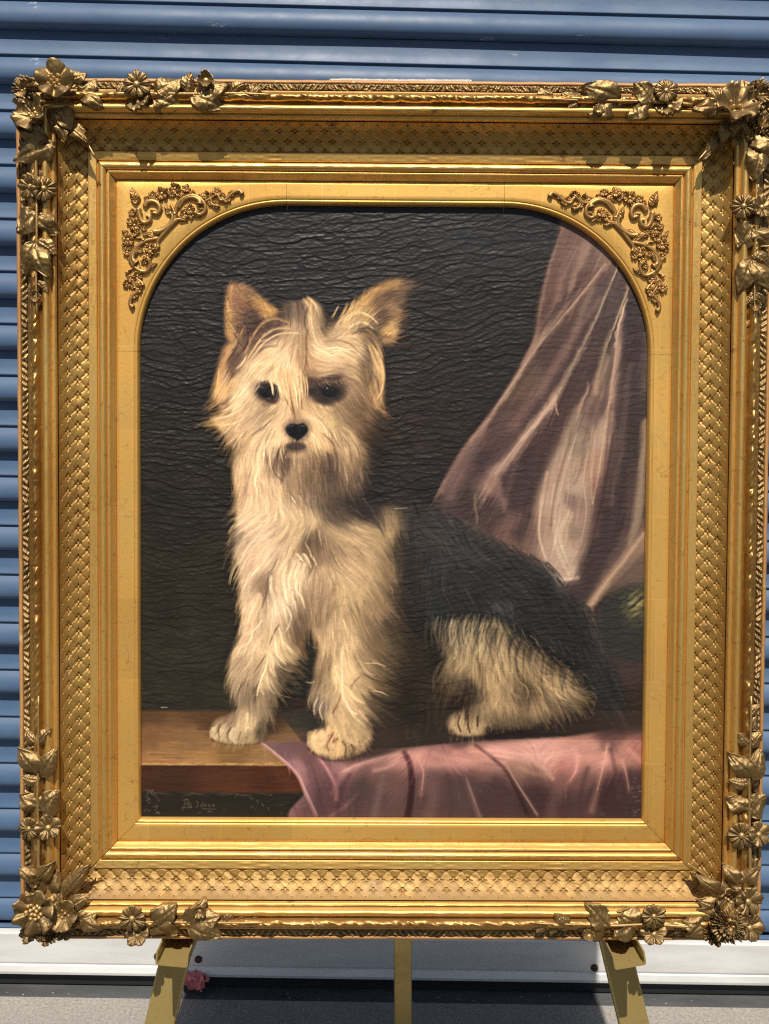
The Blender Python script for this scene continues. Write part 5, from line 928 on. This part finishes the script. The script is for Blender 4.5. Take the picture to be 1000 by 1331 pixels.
def strip(p0, p1, nrm, q0, q1):
    p0, p1, q0, q1 = (np.array(v, float) for v in (p0, p1, q0, q1)); P_ = p0+(p1-p0)*t_; Q_ = q0+(q1-q0)*t_
    tg = (p1-p0)/np.linalg.norm(p1-p0); e0 = np.dot(q0-p0, tg)/LD; e1 = np.dot(q1-p1, tg)/LD      # mitre slant at either end
    liner('liner_strip', P_, np.tile(nrm, (60, 1))+tg[None]*(e0+(e1-e0)*t_), Q_)
YA = OY-RA; XA = OX-RA
strip((OX-.3, -OY), (-OX+.3, -OY), (0, -1), (OX+LD-.3, -OY-LD), (-OX-LD+.3, -OY-LD))
strip((-OX, -OY+.3), (-OX, YA-sg_), (-1, 0), (-OX-LD, -OY-LD+.3), (-OX-LD, YA-sg_))
strip((OX, YA-sg_), (OX, -OY+.3), (1, 0), (OX+LD, YA-sg_), (OX+LD, -OY-LD+.3))
strip((-XA+sg_, OY), (XA-sg_, OY), (0, 1), (-XA+sg_, OY+LD), (XA-sg_, OY+LD))
for sgn in (-1, 1):
    C = np.array([sgn*XA, YA]); P_, N_, Q_ = [], [], []
    for a in np.linspace(0, math.pi/2, 73):
        nn = np.array([sgn*math.cos(a), math.sin(a)]); P_.append(C+RA*nn); N_.append(nn)
        ex, ey = RA+LD, RA+LD; k = min(ex/max(abs(nn[0]), 1e-6), ey/max(abs(nn[1]), 1e-6)); Q_.append(C+nn*k)
    if sgn > 0: P_, N_, Q_ = P_[::-1], N_[::-1], Q_[::-1]
    liner('spandrel_panel', P_, N_, Q_)

# ---------------------------------------------------------------- carved flowers and leaves
def solid(top, drop):
    """closed shell under a grid of top points (n,m,3)"""
    n, m, _ = top.shape; V = [top.reshape(-1, 3)]; F = [grid_faces(n, m)]
    ring = [i*m for i in range(n)]+[(n-1)*m+j for j in range(1, m)]+[i*m+m-1 for i in range(n-2, -1, -1)]+[j for j in range(m-2, 0, -1)]
    low = top.reshape(-1, 3)[ring].copy(); low[:, 2] -= drop; k = len(ring); V.append(low)
    F.append(np.array([(ring[i], ring[(i+1) % k], n*m+(i+1) % k, n*m+i) for i in range(k)]))
    return np.concatenate(V), np.concatenate(F)
def leaf_mesh(seed, L, W, curl, fold, wave, veins=5, tip=.85):
    r = np.random.default_rng(seed); n, m = 26, 17
    u = np.linspace(0, 1, n)[:, None]; v = np.linspace(-1, 1, m)[None]
    W = W*1.12; L = L*1.1
    wd = W*np.sin(math.pi*np.clip(u, .02, .99)**.72)**.8*(1-.12*u)*(1+.10*np.abs(np.sin(u*veins*math.pi+r.uniform(0, 1)))-.05)
    x = v*wd+W*.22*np.sin(u*2.4+r.uniform(0, 6)); y = u*L+0*v-np.abs(v)*L*.05*(1-u)
    z = curl*np.sin(math.pi*u*.95+.2)*L*.17-fold*np.abs(v)**1.4*wd*.6+wave*np.sin(u*8+v*1.8+r.uniform(0, 6))*np.abs(v)*W*.2+r.uniform(-.25, .25)*v*W*.5
    z = z-2.0*np.exp(-(v/.12)**2)*np.clip(u*5, 0, 1)*np.clip((1-u)*4, 0, 1)+.95*(1-np.abs(np.sin(math.pi*(u*veins*1.25-np.abs(v)*.95)))**.6)*-1.0*np.clip(np.abs(v)*3, 0, 1)*(1-np.abs(v)**5)
    z = z+.5*np.sin(x*1.3+y*.9+seed)*np.sin(y*1.1-x*.7)+r.normal(0, .22, z.shape)
    V, F = solid(np.stack([x, y, z], -1), 5.0); return mesh('leaf', V*S, F[:, ::-1].copy())
def flower_mesh(seed, Rr, n, cup, rib=2, ruff=.0, button=.26, layers=1, notch=.30):
    r = np.random.default_rng(seed); parts = []
    for L in range(layers):
        k = 1-.30*L; na, nr = n*10, 10; th = np.linspace(0, 2*math.pi, na, endpoint=False)+L*math.pi/n; ph = r.uniform(.93, 1.08, n)
        pt = np.abs(np.cos(n*th/2)); amp = ph[(np.floor((n*(th)/(2*math.pi))+.5).astype(int)) % n]
        rim = (1-notch+notch*pt**.55)*amp; rr = np.linspace(.06, 1, nr)[:, None]
        z = cup*Rr*(rr**1.6)+Rr*.17*np.sin(math.pi*np.clip(rr, 0, 1)*.92)*(pt**.5)[None]-Rr*.13*(1-pt**.35)[None]*rr+rib*.16*np.cos(n*3*th)[None]*rr*2
        z = z+ruff*Rr*.14*np.sin(th*n*(2.5 if notch > .2 else 1)+r.uniform(0, 6))[None]*rr**2+L*Rr*.16
        X = Rr*k*rr*rim[None]*np.cos(th)[None]; Y = Rr*k*rr*rim[None]*np.sin(th)[None]
        z = z+r.normal(0, .2, z.shape)*rr
        V = np.stack([X, Y, z], -1).reshape(-1, 3); low = V[-na:].copy(); low[:, 2] -= 4.5; low[:, :2] *= .93
        parts.append((np.concatenate([V, low]), grid_faces(nr+1, na, True)))
    zc = layers*Rr*.13+1.0
    if button > 0:
        a, b = 12, 5; V = []
        for i in range(b):
            q = i/(b-1)*math.pi/2
            for j in range(a): V.append((button*Rr*math.cos(q)*math.cos(2*math.pi*j/a)+0, button*Rr*math.cos(q)*math.sin(2*math.pi*j/a), zc-2+button*Rr*.75*math.sin(q)))
        parts.append((V, grid_faces(b, a, True)))
    else:  # stamens: a crown of little balls
        for q in range(-button if button < 0 else 0):
            aa = 2*math.pi*q/(-button)+r.uniform(-.15, .15); rad = Rr*(.34 if q % 3 else .15); V = []
            for i in range(4):
                e = i/3*math.pi/2
                for j in range(7): V.append((rad*math.cos(aa)+Rr*.12*math.cos(e)*math.cos(2*math.pi*j/7), rad*math.sin(aa)+Rr*.12*math.cos(e)*math.sin(2*math.pi*j/7), zc-1+Rr*.16*math.sin(e)))
            parts.append((V, grid_faces(4, 7, True)))
    V, F = join(parts); return mesh('flower', V*S, F)
LEAF = [leaf_mesh(1, 30, 12, .9, .35, 1.0), leaf_mesh(2, 26, 12.5, .6, .7, 1.4), leaf_mesh(3, 34, 11, 1.1, .5, .8), leaf_mesh(4, 24, 9, .8, .9, .8), leaf_mesh(5, 40, 13, .9, .6, 1.5, 6), leaf_mesh(6, 46, 10, .7, .8, 1.0, 7)]
FLO = {'daisy': flower_mesh(11, 17, 9, .10, 3), 'aster': flower_mesh(12, 15.5, 12, .05, 3, button=.24, notch=.16), 'five': flower_mesh(13, 16, 5, .22, 3, .8), 'cup': flower_mesh(14, 22, 6, .6, 2.2, 1.6, button=-6, notch=.12), 'rose': flower_mesh(15, 27, 5, .34, .5, 1.0, button=-13, layers=1, notch=.16),
       'ruffle': flower_mesh(16, 17, 8, .30, 3, 2.2, button=-5, layers=2), 'mum': flower_mesh(17, 25, 13, .15, 3, 2.0, button=-8, layers=3, notch=.34), 'bud': flower_mesh(18, 8.5, 4, .75, 2, .5, button=.45), 'big': flower_mesh(19, 29, 7, .30, .6, 1.2, button=-15, layers=1, notch=.10)}
for me in LEAF+list(FLO.values()): me.materials.append(M_BRONZE)
def put(parent, me, px, py, w, rot, tilt=(0, 0), sc=1.0, nm=None):
    x, y = loc(px, py, w)
    M = Matrix.Translation(Vector((x, y, w))*S) @ Matrix.Rotation(R_(rot), 4, 'Z') @ Matrix.Rotation(R_(tilt[0]), 4, 'X') @ Matrix.Rotation(R_(tilt[1]), 4, 'Y') @ Matrix.Diagonal((sc, sc, sc, 1))
    o = obj(nm or me.name.split('.')[0], me, None, parent, M); return o
def stem(parent, pts, r0=2.2, r1=1.2, w=58):
    p = [(*loc(x, y, w), w) for x, y in pts]; q = spl3(p, 5); q[:, 2] += np.sin(np.arange(len(q))*.8)*.8
    me = tube_mesh('stem', [(q, np.linspace(r0, r1, len(q)))], 7); me.materials.append(M_BRONZE); return obj('stem', me, None, parent)
# rot: 0 points the leaf up the picture, 90 to the left, 180 down, 270 (-90) to the right; positions are leaf roots
WR = 57
SPRAYS = {
 'tl_h': (((148, 122), (200, 121), (250, 122), (300, 121), (352, 123)), [('F', 'daisy', 178, 110, 66, 10), ('F', 'five', 181, 134, 60, 40, (-38, 0)), ('L', 0, 205, 121, 60, -50, 1.0), ('L', 1, 205, 123, 60, -118, 1.05), ('L', 3, 243, 121, 60, -20, .9), ('F', 'bud', 268, 105, 64, 0, (0, 0), 1.2), ('L', 0, 258, 121, 60, -65, 1.05), ('L', 2, 252, 122, 61, -112, 1.0), ('L', 3, 300, 121, 58, -62, .75), ('L', 3, 306, 122, 58, -118, .55)]),
 'tr_h': (((900, 136), (850, 132), (800, 131), (752, 130), (700, 128)), [('F', 'aster', 866, 118, 64, 0, (-8, 0), .95), ('F', 'five', 871, 140, 60, 30, (-40, 0), 1.05), ('L', 0, 848, 133, 60, 52, .9), ('L', 1, 848, 134, 60, 108, 1.1), ('L', 2, 802, 131, 60, 62, 1.15), ('L', 1, 800, 132, 60, 108, 1.15), ('F', 'bud', 778, 146, 60, 0, (-30, 0), .9), ('L', 3, 752, 130, 59, 60, .8), ('L', 3, 752, 130, 58, 122, .55)]),
 'bl_h': (((145, 1200), (200, 1199), (250, 1199), (290, 1200), (345, 1199)), [('F', 'daisy', 172, 1194, 66, 12), ('F', 'five', 179, 1216, 60, 20, (-35, 0), .95), ('L', 0, 200, 1199, 60, -45, 1.0), ('L', 1, 200, 1201, 60, -122, 1.05), ('L', 2, 240, 1199, 61, -50, .95), ('F', 'bud', 260, 1184, 63, -30, (0, 0), 1.0), ('L', 0, 250, 1198, 60, -72, 1.0), ('L', 2, 248, 1200, 60, -116, 1.0), ('L', 3, 290, 1200, 58, -55, .75), ('L', 3, 290, 1200, 58, -110, .6)]),
 'br_h': (((900, 1205), (850, 1202), (800, 1203), (750, 1202), (695, 1200)), [('F', 'aster', 850, 1191, 66, 0, (0, 0), 1.0), ('F', 'five', 850, 1214, 60, 20, (-38, 0), 1.0), ('L', 1, 828, 1203, 60, 55, .95), ('L', 1, 826, 1204, 60, 118, 1.0), ('L', 0, 790, 1203, 60, 50, 1.05), ('L', 1, 792, 1204, 60, 108, 1.15), ('F', 'bud', 766, 1217, 59, 20, (-30, 0), .85), ('L', 3, 740, 1201, 59, 45, .8), ('L', 3, 742, 1201, 58, 105, .65)]),
 'tl_v': (((46, 165), (47, 230), (48, 290), (47, 340), (48, 410)), [('L', 4, 60, 178, 62, 75, .8), ('L', 4, 66, 184, 62, 122, 1.1), ('F', 'five', 40, 243, 62, 20, (0, -22), .95), ('F', 'aster', 57, 245, 63, 0, (0, 18), 1.0), ('L', 1, 49, 280, 61, 130, 1.05), ('L', 1, 49, 280, 61, 222, 1.05), ('L', 2, 49, 318, 61, 150, 1.0), ('L', 2, 49, 318, 61, 196, 1.05), ('L', 3, 50, 312, 62, 232, .95), ('F', 'bud', 47, 386, 59, 0, (0, 0), .85), ('L', 3, 48, 366, 58, 140, .7), ('L', 3, 48, 366, 58, 222, .65)]),
 'tr_v': (((985, 180), (984, 240), (983, 300), (981, 350), (981, 420)), [('L', 4, 975, 178, 62, 240, .9), ('L', 4, 985, 184, 62, 175, 1.0), ('F', 'aster', 967, 268, 63, 0, (0, -18), 1.0), ('F', 'five', 990, 270, 62, 20, (0, 22), .95), ('L', 1, 982, 296, 61, 132, 1.05), ('L', 1, 981, 296, 61, 224, 1.0), ('L', 2, 981, 340, 61, 152, 1.05), ('L', 2, 981, 340, 61, 205, 1.0), ('L', 3, 981, 330, 62, 235, .9), ('F', 'bud', 981, 398, 59, 0, (0, 0), .85), ('L', 3, 981, 380, 58, 140, .7), ('L', 3, 981, 380, 58, 225, .65)]),
 'bl_v': (((50, 1150), (50, 1090), (49, 1030), (50, 985), (50, 905)), [('L', 4, 50, 1148, 62, 55, .62), ('L', 4, 48, 1148, 62, -35, .72), ('F', 'aster', 38, 1077, 62, 0, (0, -15), .95), ('F', 'five', 63, 1076, 63, 30, (0, 18), 1.0), ('L', 1, 51, 1052, 61, 55, 1.0), ('L', 1, 51, 1052, 61, -55, 1.05), ('L', 2, 49, 1005, 61, 38, 1.0), ('L', 2, 50, 1005, 61, -36, .95), ('L', 3, 50, 1015, 61, 80, .8), ('L', 3, 50, 966, 59, 40, .75), ('L', 3, 51, 966, 59, -38, .8)]),
 'br_v': (((975, 1150), (975, 1090), (974, 1030), (975, 985), (977, 905)), [('L', 4, 966, 1150, 62, 50, .72), ('L', 4, 966, 1150, 62, -42, .66), ('F', 'aster', 964, 1086, 64, 0, (0, -8), 1.12), ('F', 'five', 986, 1085, 62, 30, (0, 24), 1.0), ('L', 1, 974, 1056, 61, 55, 1.05), ('L', 1, 974, 1056, 61, -52, 1.0), ('L', 2, 974, 1012, 61, 40, 1.0), ('L', 2, 974, 1010, 61, -30, .95), ('L', 3, 973, 1018, 61, 80, .85), ('L', 3, 976, 970, 59, 38, .8), ('L', 3, 977, 970, 59, -40, .8)]),
}
def fill(parent, items, k_leaf=1.12):
    lift = 2.5 if k_leaf > 1 else 0.
    for it in items:
        k, which, px, py, w, rot = it[:6]
        if k == 'F': put(parent, FLO[which], px, py, w-5.5+lift, rot, it[6] if len(it) > 6 else (0, 0), (it[7] if len(it) > 7 else 1.0)*{'rose': .86, 'big': .95, 'mum': .95}.get(which, 1.04), 'flower')
        else: put(parent, LEAF[which], px, py, w-5+lift, rot+random.uniform(-5, 5), (random.uniform(-10, 6), random.uniform(-12, 12)), (it[6] if len(it) > 6 else 1.0)*k_leaf, 'leaf')
for key, (st, items) in SPRAYS.items():
    sp = empty('floral_spray', None, frame); stem(sp, st); fill(sp, items)
    for a_, b_ in zip(st[:-1], st[1:]):
        ang = math.degrees(math.atan2(-(b_[0]-a_[0]), -(b_[1]-a_[1])))
        for q in range(3):
            t = random.uniform(.1, .9); put(sp, LEAF[random.choice((1, 3, 3, 0))], a_[0]+(b_[0]-a_[0])*t, a_[1]+(b_[1]-a_[1])*t, 52.5, ang+random.choice((-1, 1))*random.uniform(25, 60), (random.uniform(-8, 4), random.uniform(-12, 12)), random.uniform(.42, .68), 'leaf')
CORNERS = {
 'tl': [('F', 'rose', 72, 107, 72, 15, (-6, 4), 1.05), ('F', 'cup', 47, 152, 66, 30, (-28, -14), 1.05), ('F', 'ruffle', 35, 118, 62, 0, (0, -25), 1.0), ('L', 0, 106, 122, 62, -40, 1.0), ('L', 4, 104, 122, 62, -112, .95), ('L', 0, 78, 140, 60, -150, 1.1), ('L', 4, 76, 152, 54, -165, .9), ('L', 5, 84, 158, 50, -132, 1.0), ('L', 3, 92, 166, 48, -110, .9), ('L', 1, 70, 150, 58, 170, .9), ('L', 1, 54, 112, 66, 60, .7), ('L', 0, 92, 104, 66, -60, .8)],
 'tr': [('F', 'cup', 956, 142, 68, 10, (-22, 6), 1.2), ('F', 'ruffle', 985, 124, 64, 0, (0, 20), 1.1), ('F', 'ruffle', 990, 163, 62, 40, (-10, 15), .95), ('L', 4, 938, 134, 62, 40, .8), ('L', 4, 935, 136, 62, 100, .95), ('L', 2, 948, 160, 58, 155, .9), ('L', 5, 945, 172, 50, 132, 1.1), ('L', 3, 936, 178, 48, 150, 1.0), ('L', 1, 962, 176, 56, 190, .9), ('L', 0, 972, 180, 58, 210, .9), ('F', 'bud', 972, 178, 62, 0, (-20, 0), 1.0)],
 'bl': [('F', 'big', 46, 1183, 72, 10, (4, -6), 1.05), ('F', 'cup', 84, 1190, 66, 60, (-12, 14), .85), ('F', 'ruffle', 62, 1214, 60, 0, (-32, 0), .85), ('F', 'five', 84, 1210, 60, 20, (-28, 8), .85), ('F', 'five', 38, 1214, 58, 40, (-34, -8), .8), ('L', 0, 100, 1198, 62, -60, 1.05), ('L', 4, 102, 1196, 62, -112, .95), ('L', 5, 78, 1166, 56, -48, 1.35), ('L', 4, 66, 1166, 58, -15, .95), ('L', 2, 86, 1176, 58, -72, 1.1), ('L', 0, 56, 1160, 60, 20, .9), ('L', 3, 96, 1152, 48, -50, 1.0)],
 'br': [('F', 'mum', 946, 1202, 70, 5, (-8, 2), 1.0), ('F', 'five', 972, 1172, 66, 20, (4, 12), 1.15), ('F', 'five', 974, 1206, 62, 0, (-6, 10), 1.1), ('F', 'ruffle', 928, 1216, 60, 20, (-30, 0), .8), ('F', 'cup', 948, 1166, 64, 50, (8, -6), .8), ('L', 1, 912, 1206, 62, 68, 1.1), ('L', 0, 914, 1208, 62, 125, .9), ('L', 5, 944, 1166, 56, 48, 1.15), ('L', 3, 918, 1146, 46, 50, 1.1), ('L', 2, 934, 1180, 58, 72, .95), ('L', 4, 946, 1172, 60, 20, .8), ('L', 0, 926, 1190, 60, 85, .8)],
}
for key, items in CORNERS.items():
    cc_ = empty('corner_bouquet', None, frame); fill(cc_, items, .82)
    gx, gy = {'tl': (58, 132), 'tr': (968, 142), 'bl': (60, 1190), 'br': (955, 1186)}[key]
    for q in range(9):
        an = q*40+random.uniform(-12, 12); put(cc_, LEAF[q % 4], gx-10*math.sin(R_(an)), gy-10*math.cos(R_(an)), 54, an, (random.uniform(-14, 0), random.uniform(-15, 15)), random.uniform(.75, .95), 'leaf')
    a, b = {'tl': ((84, 150), (124, 204)), 'tr': ((945, 165), (908, 208)), 'bl': ((84, 1165), (126, 1124)), 'br': ((942, 1165), (894, 1122))}[key]
    stem(cc_, [a, ((a[0]+b[0])/2+2, (a[1]+b[1])/2-2), b], 3.2, 1.0, 42 if False else 44)

# ---- scrollwork on the spandrels
ZS = 5.5556
def zc(p): return (150+p[0]/ZS, 225+p[1]/ZS)
SCROLLS = [([(275, 425), (330, 418), (395, 372), (415, 318), (392, 285)], 3.4, 1.4), ([(430, 345), (436, 265), (470, 200), (540, 163), (602, 176), (645, 222), (648, 272), (612, 300), (572, 284)], 2.2, 1.8), ([(455, 250), (500, 190), (560, 175), (610, 200), (612, 225)], 1.6, 3.0),
    ([(310, 470), (220, 490), (150, 540), (112, 605), (128, 665), (180, 706), (228, 708), (252, 662), (240, 622)], 2.2, 1.8), ([(180, 520), (135, 575), (128, 625), (155, 655)], 1.6, 3.0), ([(166, 255), (178, 320), (205, 358), (246, 345), (248, 312), (222, 312)], 2.8, 2.0), ([(212, 240), (240, 206), (290, 208), (322, 248), (306, 290), (274, 286), (272, 268)], 2.8, 2.0),
    ([(440, 335), (380, 400), (330, 460), (305, 500), (312, 540)], 2.6, 1.2), ([(440, 335), (480, 330), (520, 310)], 1.8, 1.2), ([(650, 200), (690, 182), (735, 152), (760, 195), (800, 190), (850, 145), (895, 128), (918, 152)], 1.5, 2.0), ([(690, 185), (700, 225), (745, 240)], 1.3, 1.8), ([(150, 735), (128, 790), (158, 850), (120, 892), (108, 945), (130, 970)], 1.5, 2.0), ([(150, 760), (190, 790), (200, 812)], 1.2, 1.6), ([(600, 160), (650, 145), (668, 130)], 1.4, 1.8), ([(120, 690), (92, 705), (84, 722)], 1.4, 1.8), ([(150, 470), (190, 470), (205, 490)], 1.2, 1.6), ([(400, 225), (420, 265), (432, 300)], 1.3, 1.6)]
SFL = [(430, 112, 1.0), (335, 150, 1.15), (268, 160, .8), (515, 112, .75), (480, 140, .6), (535, 262, .95), (500, 290, .85), (545, 305, .6), (140, 378, 1.05), (110, 350, .7), (92, 482, 1.1), (85, 570, .75), (110, 620, .5), (250, 545, .95), (232, 592, .8), (288, 570, .7), (160, 742, .85), (85, 800, .8), (165, 838, .8), (190, 800, .5), (735, 135, .85), (800, 185, .8), (730, 232, .7), (140, 880, .7), (840, 150, .6), (410, 150, .6), (160, 420, .5), (120, 285, .7)]
SFL += [(470, 165, .55), (560, 150, .6), (625, 245, .6), (600, 290, .5), (300, 190, .7), (230, 185, .55), (175, 300, .55), (205, 400, .5), (130, 440, .7), (70, 520, .6), (180, 560, .5), (210, 640, .6), (110, 760, .6), (135, 820, .6), (770, 160, .6), (690, 215, .6), (385, 130, .7), (640, 170, .5)]
SLF = [(350, 395, 120, .45), (420, 330, -20, .4), (300, 470, 60, .4), (500, 175, 60, .4), (130, 600, -30, .4), (240, 690, -60, .38), (690, 160, -60, .36), (150, 770, 200, .36), (560, 290, -120, .36), (90, 440, 40, .36), (165, 215, 20, .62), (395, 292, 20, .42), (275, 425, 100, .42), (602, 170, -100, .4), (150, 655, 190, .4), (452, 322, -110, .4), (310, 505, 150, .4)]
fl_s = flower_mesh(51, 6.4, 5, .18, 2, .6, button=.34); lf_s = leaf_mesh(52, 24, 7, .8, .5, .8)
for me in (fl_s, lf_s): me.materials.append(M_SPAN)
for sgn in (1, -1):
    e = empty('scroll_ornament', None, frame)
    def q2(p):
        x, y = loc(*zc((p[0]+(3*math.sin(p[1]*.07) if sgn < 0 else 0), p[1]+(3*math.cos(p[0]*.06) if sgn < 0 else 0))), 12); return (x*sgn+(1.0 if sgn < 0 else 0), y)
    rs = np.random.default_rng(7+sgn)
    for pts, r0, r1 in SCROLLS:
        q = spl3([(*q2(p), 11.6+1.6*i/len(pts)) for i, p in enumerate(pts)], 6); r = 1.4*np.linspace(r0, r1, len(q))*(1+.35*np.exp(-((np.arange(len(q))-len(q)+2)/2.0)**2))
        me = tube_mesh('scroll', [(q, r)], 8, .9); me.materials.append(M_SPAN); obj('scroll', me, None, e)
    for x, y, s in SFL:
        a, b = q2((x, y)); obj('floret', fl_s, None, e, Matrix.Translation(Vector((a, b, 12.2))*S) @ Matrix.Rotation(rs.uniform(0, 6), 4, 'Z') @ Matrix.Rotation(rs.normal(0, .2), 4, 'X') @ Matrix.Diagonal((s*1.2, s*1.2, s*1.4, 1)))
    for x, y, rot, s in SLF:
        a, b = q2((x, y)); obj('leaf', lf_s, None, e, Matrix.Translation(Vector((a, b, 12.6))*S) @ Matrix.Rotation(R_(rot*sgn), 4, 'Z') @ Matrix.Diagonal((s*1.3, s*1.3, s*1.5, 1)))

# ---------------------------------------------------------------- pale strip lying on the top edge
x0, y0 = loc(429, 103, 30); x1, _ = loc(613, 107, 30)
n_ = 40; xs_ = np.linspace(x0, x1, n_); rr_ = np.random.default_rng(8)
ring = []
for k, x in enumerate(xs_):
    a, b = rr_.normal(0, .35, 2); zb_ = OY+147.2; ring.append([(x, zb_, 34+a), (x, zb_+3.4+b*.5, 34+a), (x, zb_+3.8+b, 31), (x, zb_+3.6+a, 2), (x, zb_, 1)])
V = np.array(ring); F = [tuple(int(i) for i in f) for f in grid_faces(n_, 5, True)]+[(4, 3, 2, 1, 0), tuple((n_-1)*5+i for i in range(5))]
cardo = obj('card_strip', mesh('card_strip', V.reshape(-1, 3)*S, F, False), M_CARD); cardo.matrix_world = FM
tag(cardo, 'thin pale strip lying along the middle of the frame top edge', 'strip')

# ---------------------------------------------------------------- easel
easel = empty('easel', FM)
tag(easel, 'brass coloured metal tripod easel holding the gilt frame', 'easel')
WL = -34.0
def flatbar(name, a, b, hw, ht, bev=2.0, mat=M_EASEL):
    """rectangular tube from a to b (frame units), hw half width, ht half thickness"""
    a, b = Vector(a), Vector(b); t = (b-a).normalized(); side = t.cross(Vector((0, 0, 1))).normalized(); up = side.cross(t).normalized()
    V_, F_ = box(-hw, hw, -ht, ht, 0, (b-a).length, bev)
    R = Matrix((side, up, t)).transposed().to_4x4(); M = Matrix.Translation(a*S) @ R
    return obj(name, mesh(name, np.array(V_)*S, F_, False), mat, easel, M)
def floor_end(p, d):
    """extend from p along d (frame units) until the ground"""
    P0 = FM @ (Vector(p)*S); D = (FM.to_3x3() @ Vector(d)); t = -P0.z/D.z; return Vector(p)+Vector(d)*(t/S)
for (ax, ay), (bx, by) in (((224, 1262), (208, 1331)), ((806, 1255), (824, 1331))):
    A = loc(ax, ay, WL); B = loc(bx, by, WL); d = Vector((B[0]-A[0], B[1]-A[1], 0)).normalized()
    top = Vector((A[0], A[1], WL))-d*1085; bot = floor_end((A[0], A[1], WL), d)
    leg = flatbar('front_leg', top, bot, 20, 10)
    # tray hook the frame stands on
    sx = -1 if ax < 500 else 1
    cx_, cy_ = loc(226 if sx < 0 else 816, 1250, 60)
    yb = -OY-147-9; w0, w1 = WL+10.5, 74; hw = 20.5; up_ = 17.5
    pr = [(-hw, up_), (-hw, 3), (-hw+1, 1), (-hw+3, 0), (hw-3, 0), (hw-1, 1), (hw, 3), (hw, up_), (hw-2, up_), (hw-2, 4), (hw-4, 2), (-hw+4, 2), (-hw+2, 4), (-hw+2, up_)]
    pr = [(x, y-3.5) for x, y in pr]
    V = np.array([[(x, y, w) for x, y in pr] for w in (w0, w1)])
    F = [tuple(int(i) for i in f) for f in grid_faces(2, len(pr), True)]
    k = len(pr); F += [(0, 13, 12, 1), (1, 12, 11, 2), (2, 11, 3), (3, 11, 10, 4), (4, 10, 5), (5, 10, 9, 6), (6, 9, 8, 7)]; F += [tuple(k+i for i in f[::-1]) for f in F[-7:]]
    tray_tilt = -5 if sx < 0 else 10
    obj('tray', mesh('tray', V.reshape(-1, 3)*S, F, False), M_EASEL, easel, Matrix.Translation(Vector((cx_, yb-6, 0))*S) @ Matrix.Rotation(R_(tray_tilt), 4, 'Z'))
rt = Vector((8, 470, WL-24)); q = on_wall(524, 1331, 1.17); ql = (FM.inverted() @ q)/S
rear = flatbar('rear_leg', rt, floor_end(rt, (ql-rt).normalized()), 17.0, 9)
V_, F_ = box(-75, 75, 490, 530, WL-26, WL+9.5, 3); obj('head_plate', mesh('head_plate', np.array(V_)*S, F_, False), M_EASEL, easel)

# ---------------------------------------------------------------- fallen blossom by the threshold
q = on_floor(254, 1287)
bl = empty('fallen_blossom', Matrix.Translation((q.x, q.y, .001)))
tag(bl, 'crumpled pink blossom lying on the ground beside an easel leg', 'blossom')
rb = np.random.default_rng(12)
for k, (dx, dz, rot, sc) in enumerate(((-.012, .004, 80, 1.0), (-.004, .006, 20, 1.1), (.006, .005, -40, 1.1), (.013, .003, -95, .9), (0, .010, 160, .8))):
    n, m = 12, 9; u = np.linspace(0, 1, n)[:, None]; v = np.linspace(-1, 1, m)[None]
    wd = .011*np.sin(math.pi*np.clip(u, .06, .94)**.9)**.4; x = v*wd; y = .022*u+0*v-.004; z = .009*np.sin(u*2.4)+.004*v*v*np.sin(u*7+k)+.0015*np.sin(v*7+u*5+k)+.003
    V, F = solid(np.stack([x, y, z+0*x], -1)*sc, .0009)
    obj('petal', mesh('petal', V, F[:, ::-1].copy()), M_PETAL, bl, Matrix.Translation((dx, -.004, dz)) @ Matrix.Rotation(R_(rot), 4, 'Z') @ Matrix.Rotation(R_(38), 4, 'X'))

# ---------------------------------------------------------------- grit along the foot of the shutter
rg = np.random.default_rng(77); VV, FF, o_ = [], [], 0
for k in range(90):
    px, py = rg.uniform(-20, 1020), rg.choice([rg.uniform(1284, 1300), rg.uniform(1300, 1331)], p=[.65, .35]); q = on_floor(px, py); r = rg.uniform(.0004, .0012)
    zz = -.006 if q.y > YS else 0.
    if abs(q.y-YS) < .004 or q.y > YD-.012: continue
    pts = [(math.cos(a)*r*rg.uniform(.7, 1.2), math.sin(a)*r*rg.uniform(.6, 1.1), 0) for a in np.linspace(0, 2*math.pi, 7)[:-1]]
    VV += [(q.x+x, q.y+y, zz-.0001) for x, y, _ in pts]+[(q.x+x*.7, q.y+y*.7, zz+r*.8) for x, y, _ in pts]
    FF += [(o_+i, o_+(i+1) % 6, o_+6+(i+1) % 6, o_+6+i) for i in range(6)]+[tuple(o_+6+i for i in range(6))]; o_ += 12
g = obj('grit', mesh('grit', VV, FF, False), M_CARD); tag(g, 'scattered pale grit along the foot of the blue shutter', 'grit', kind='stuff')
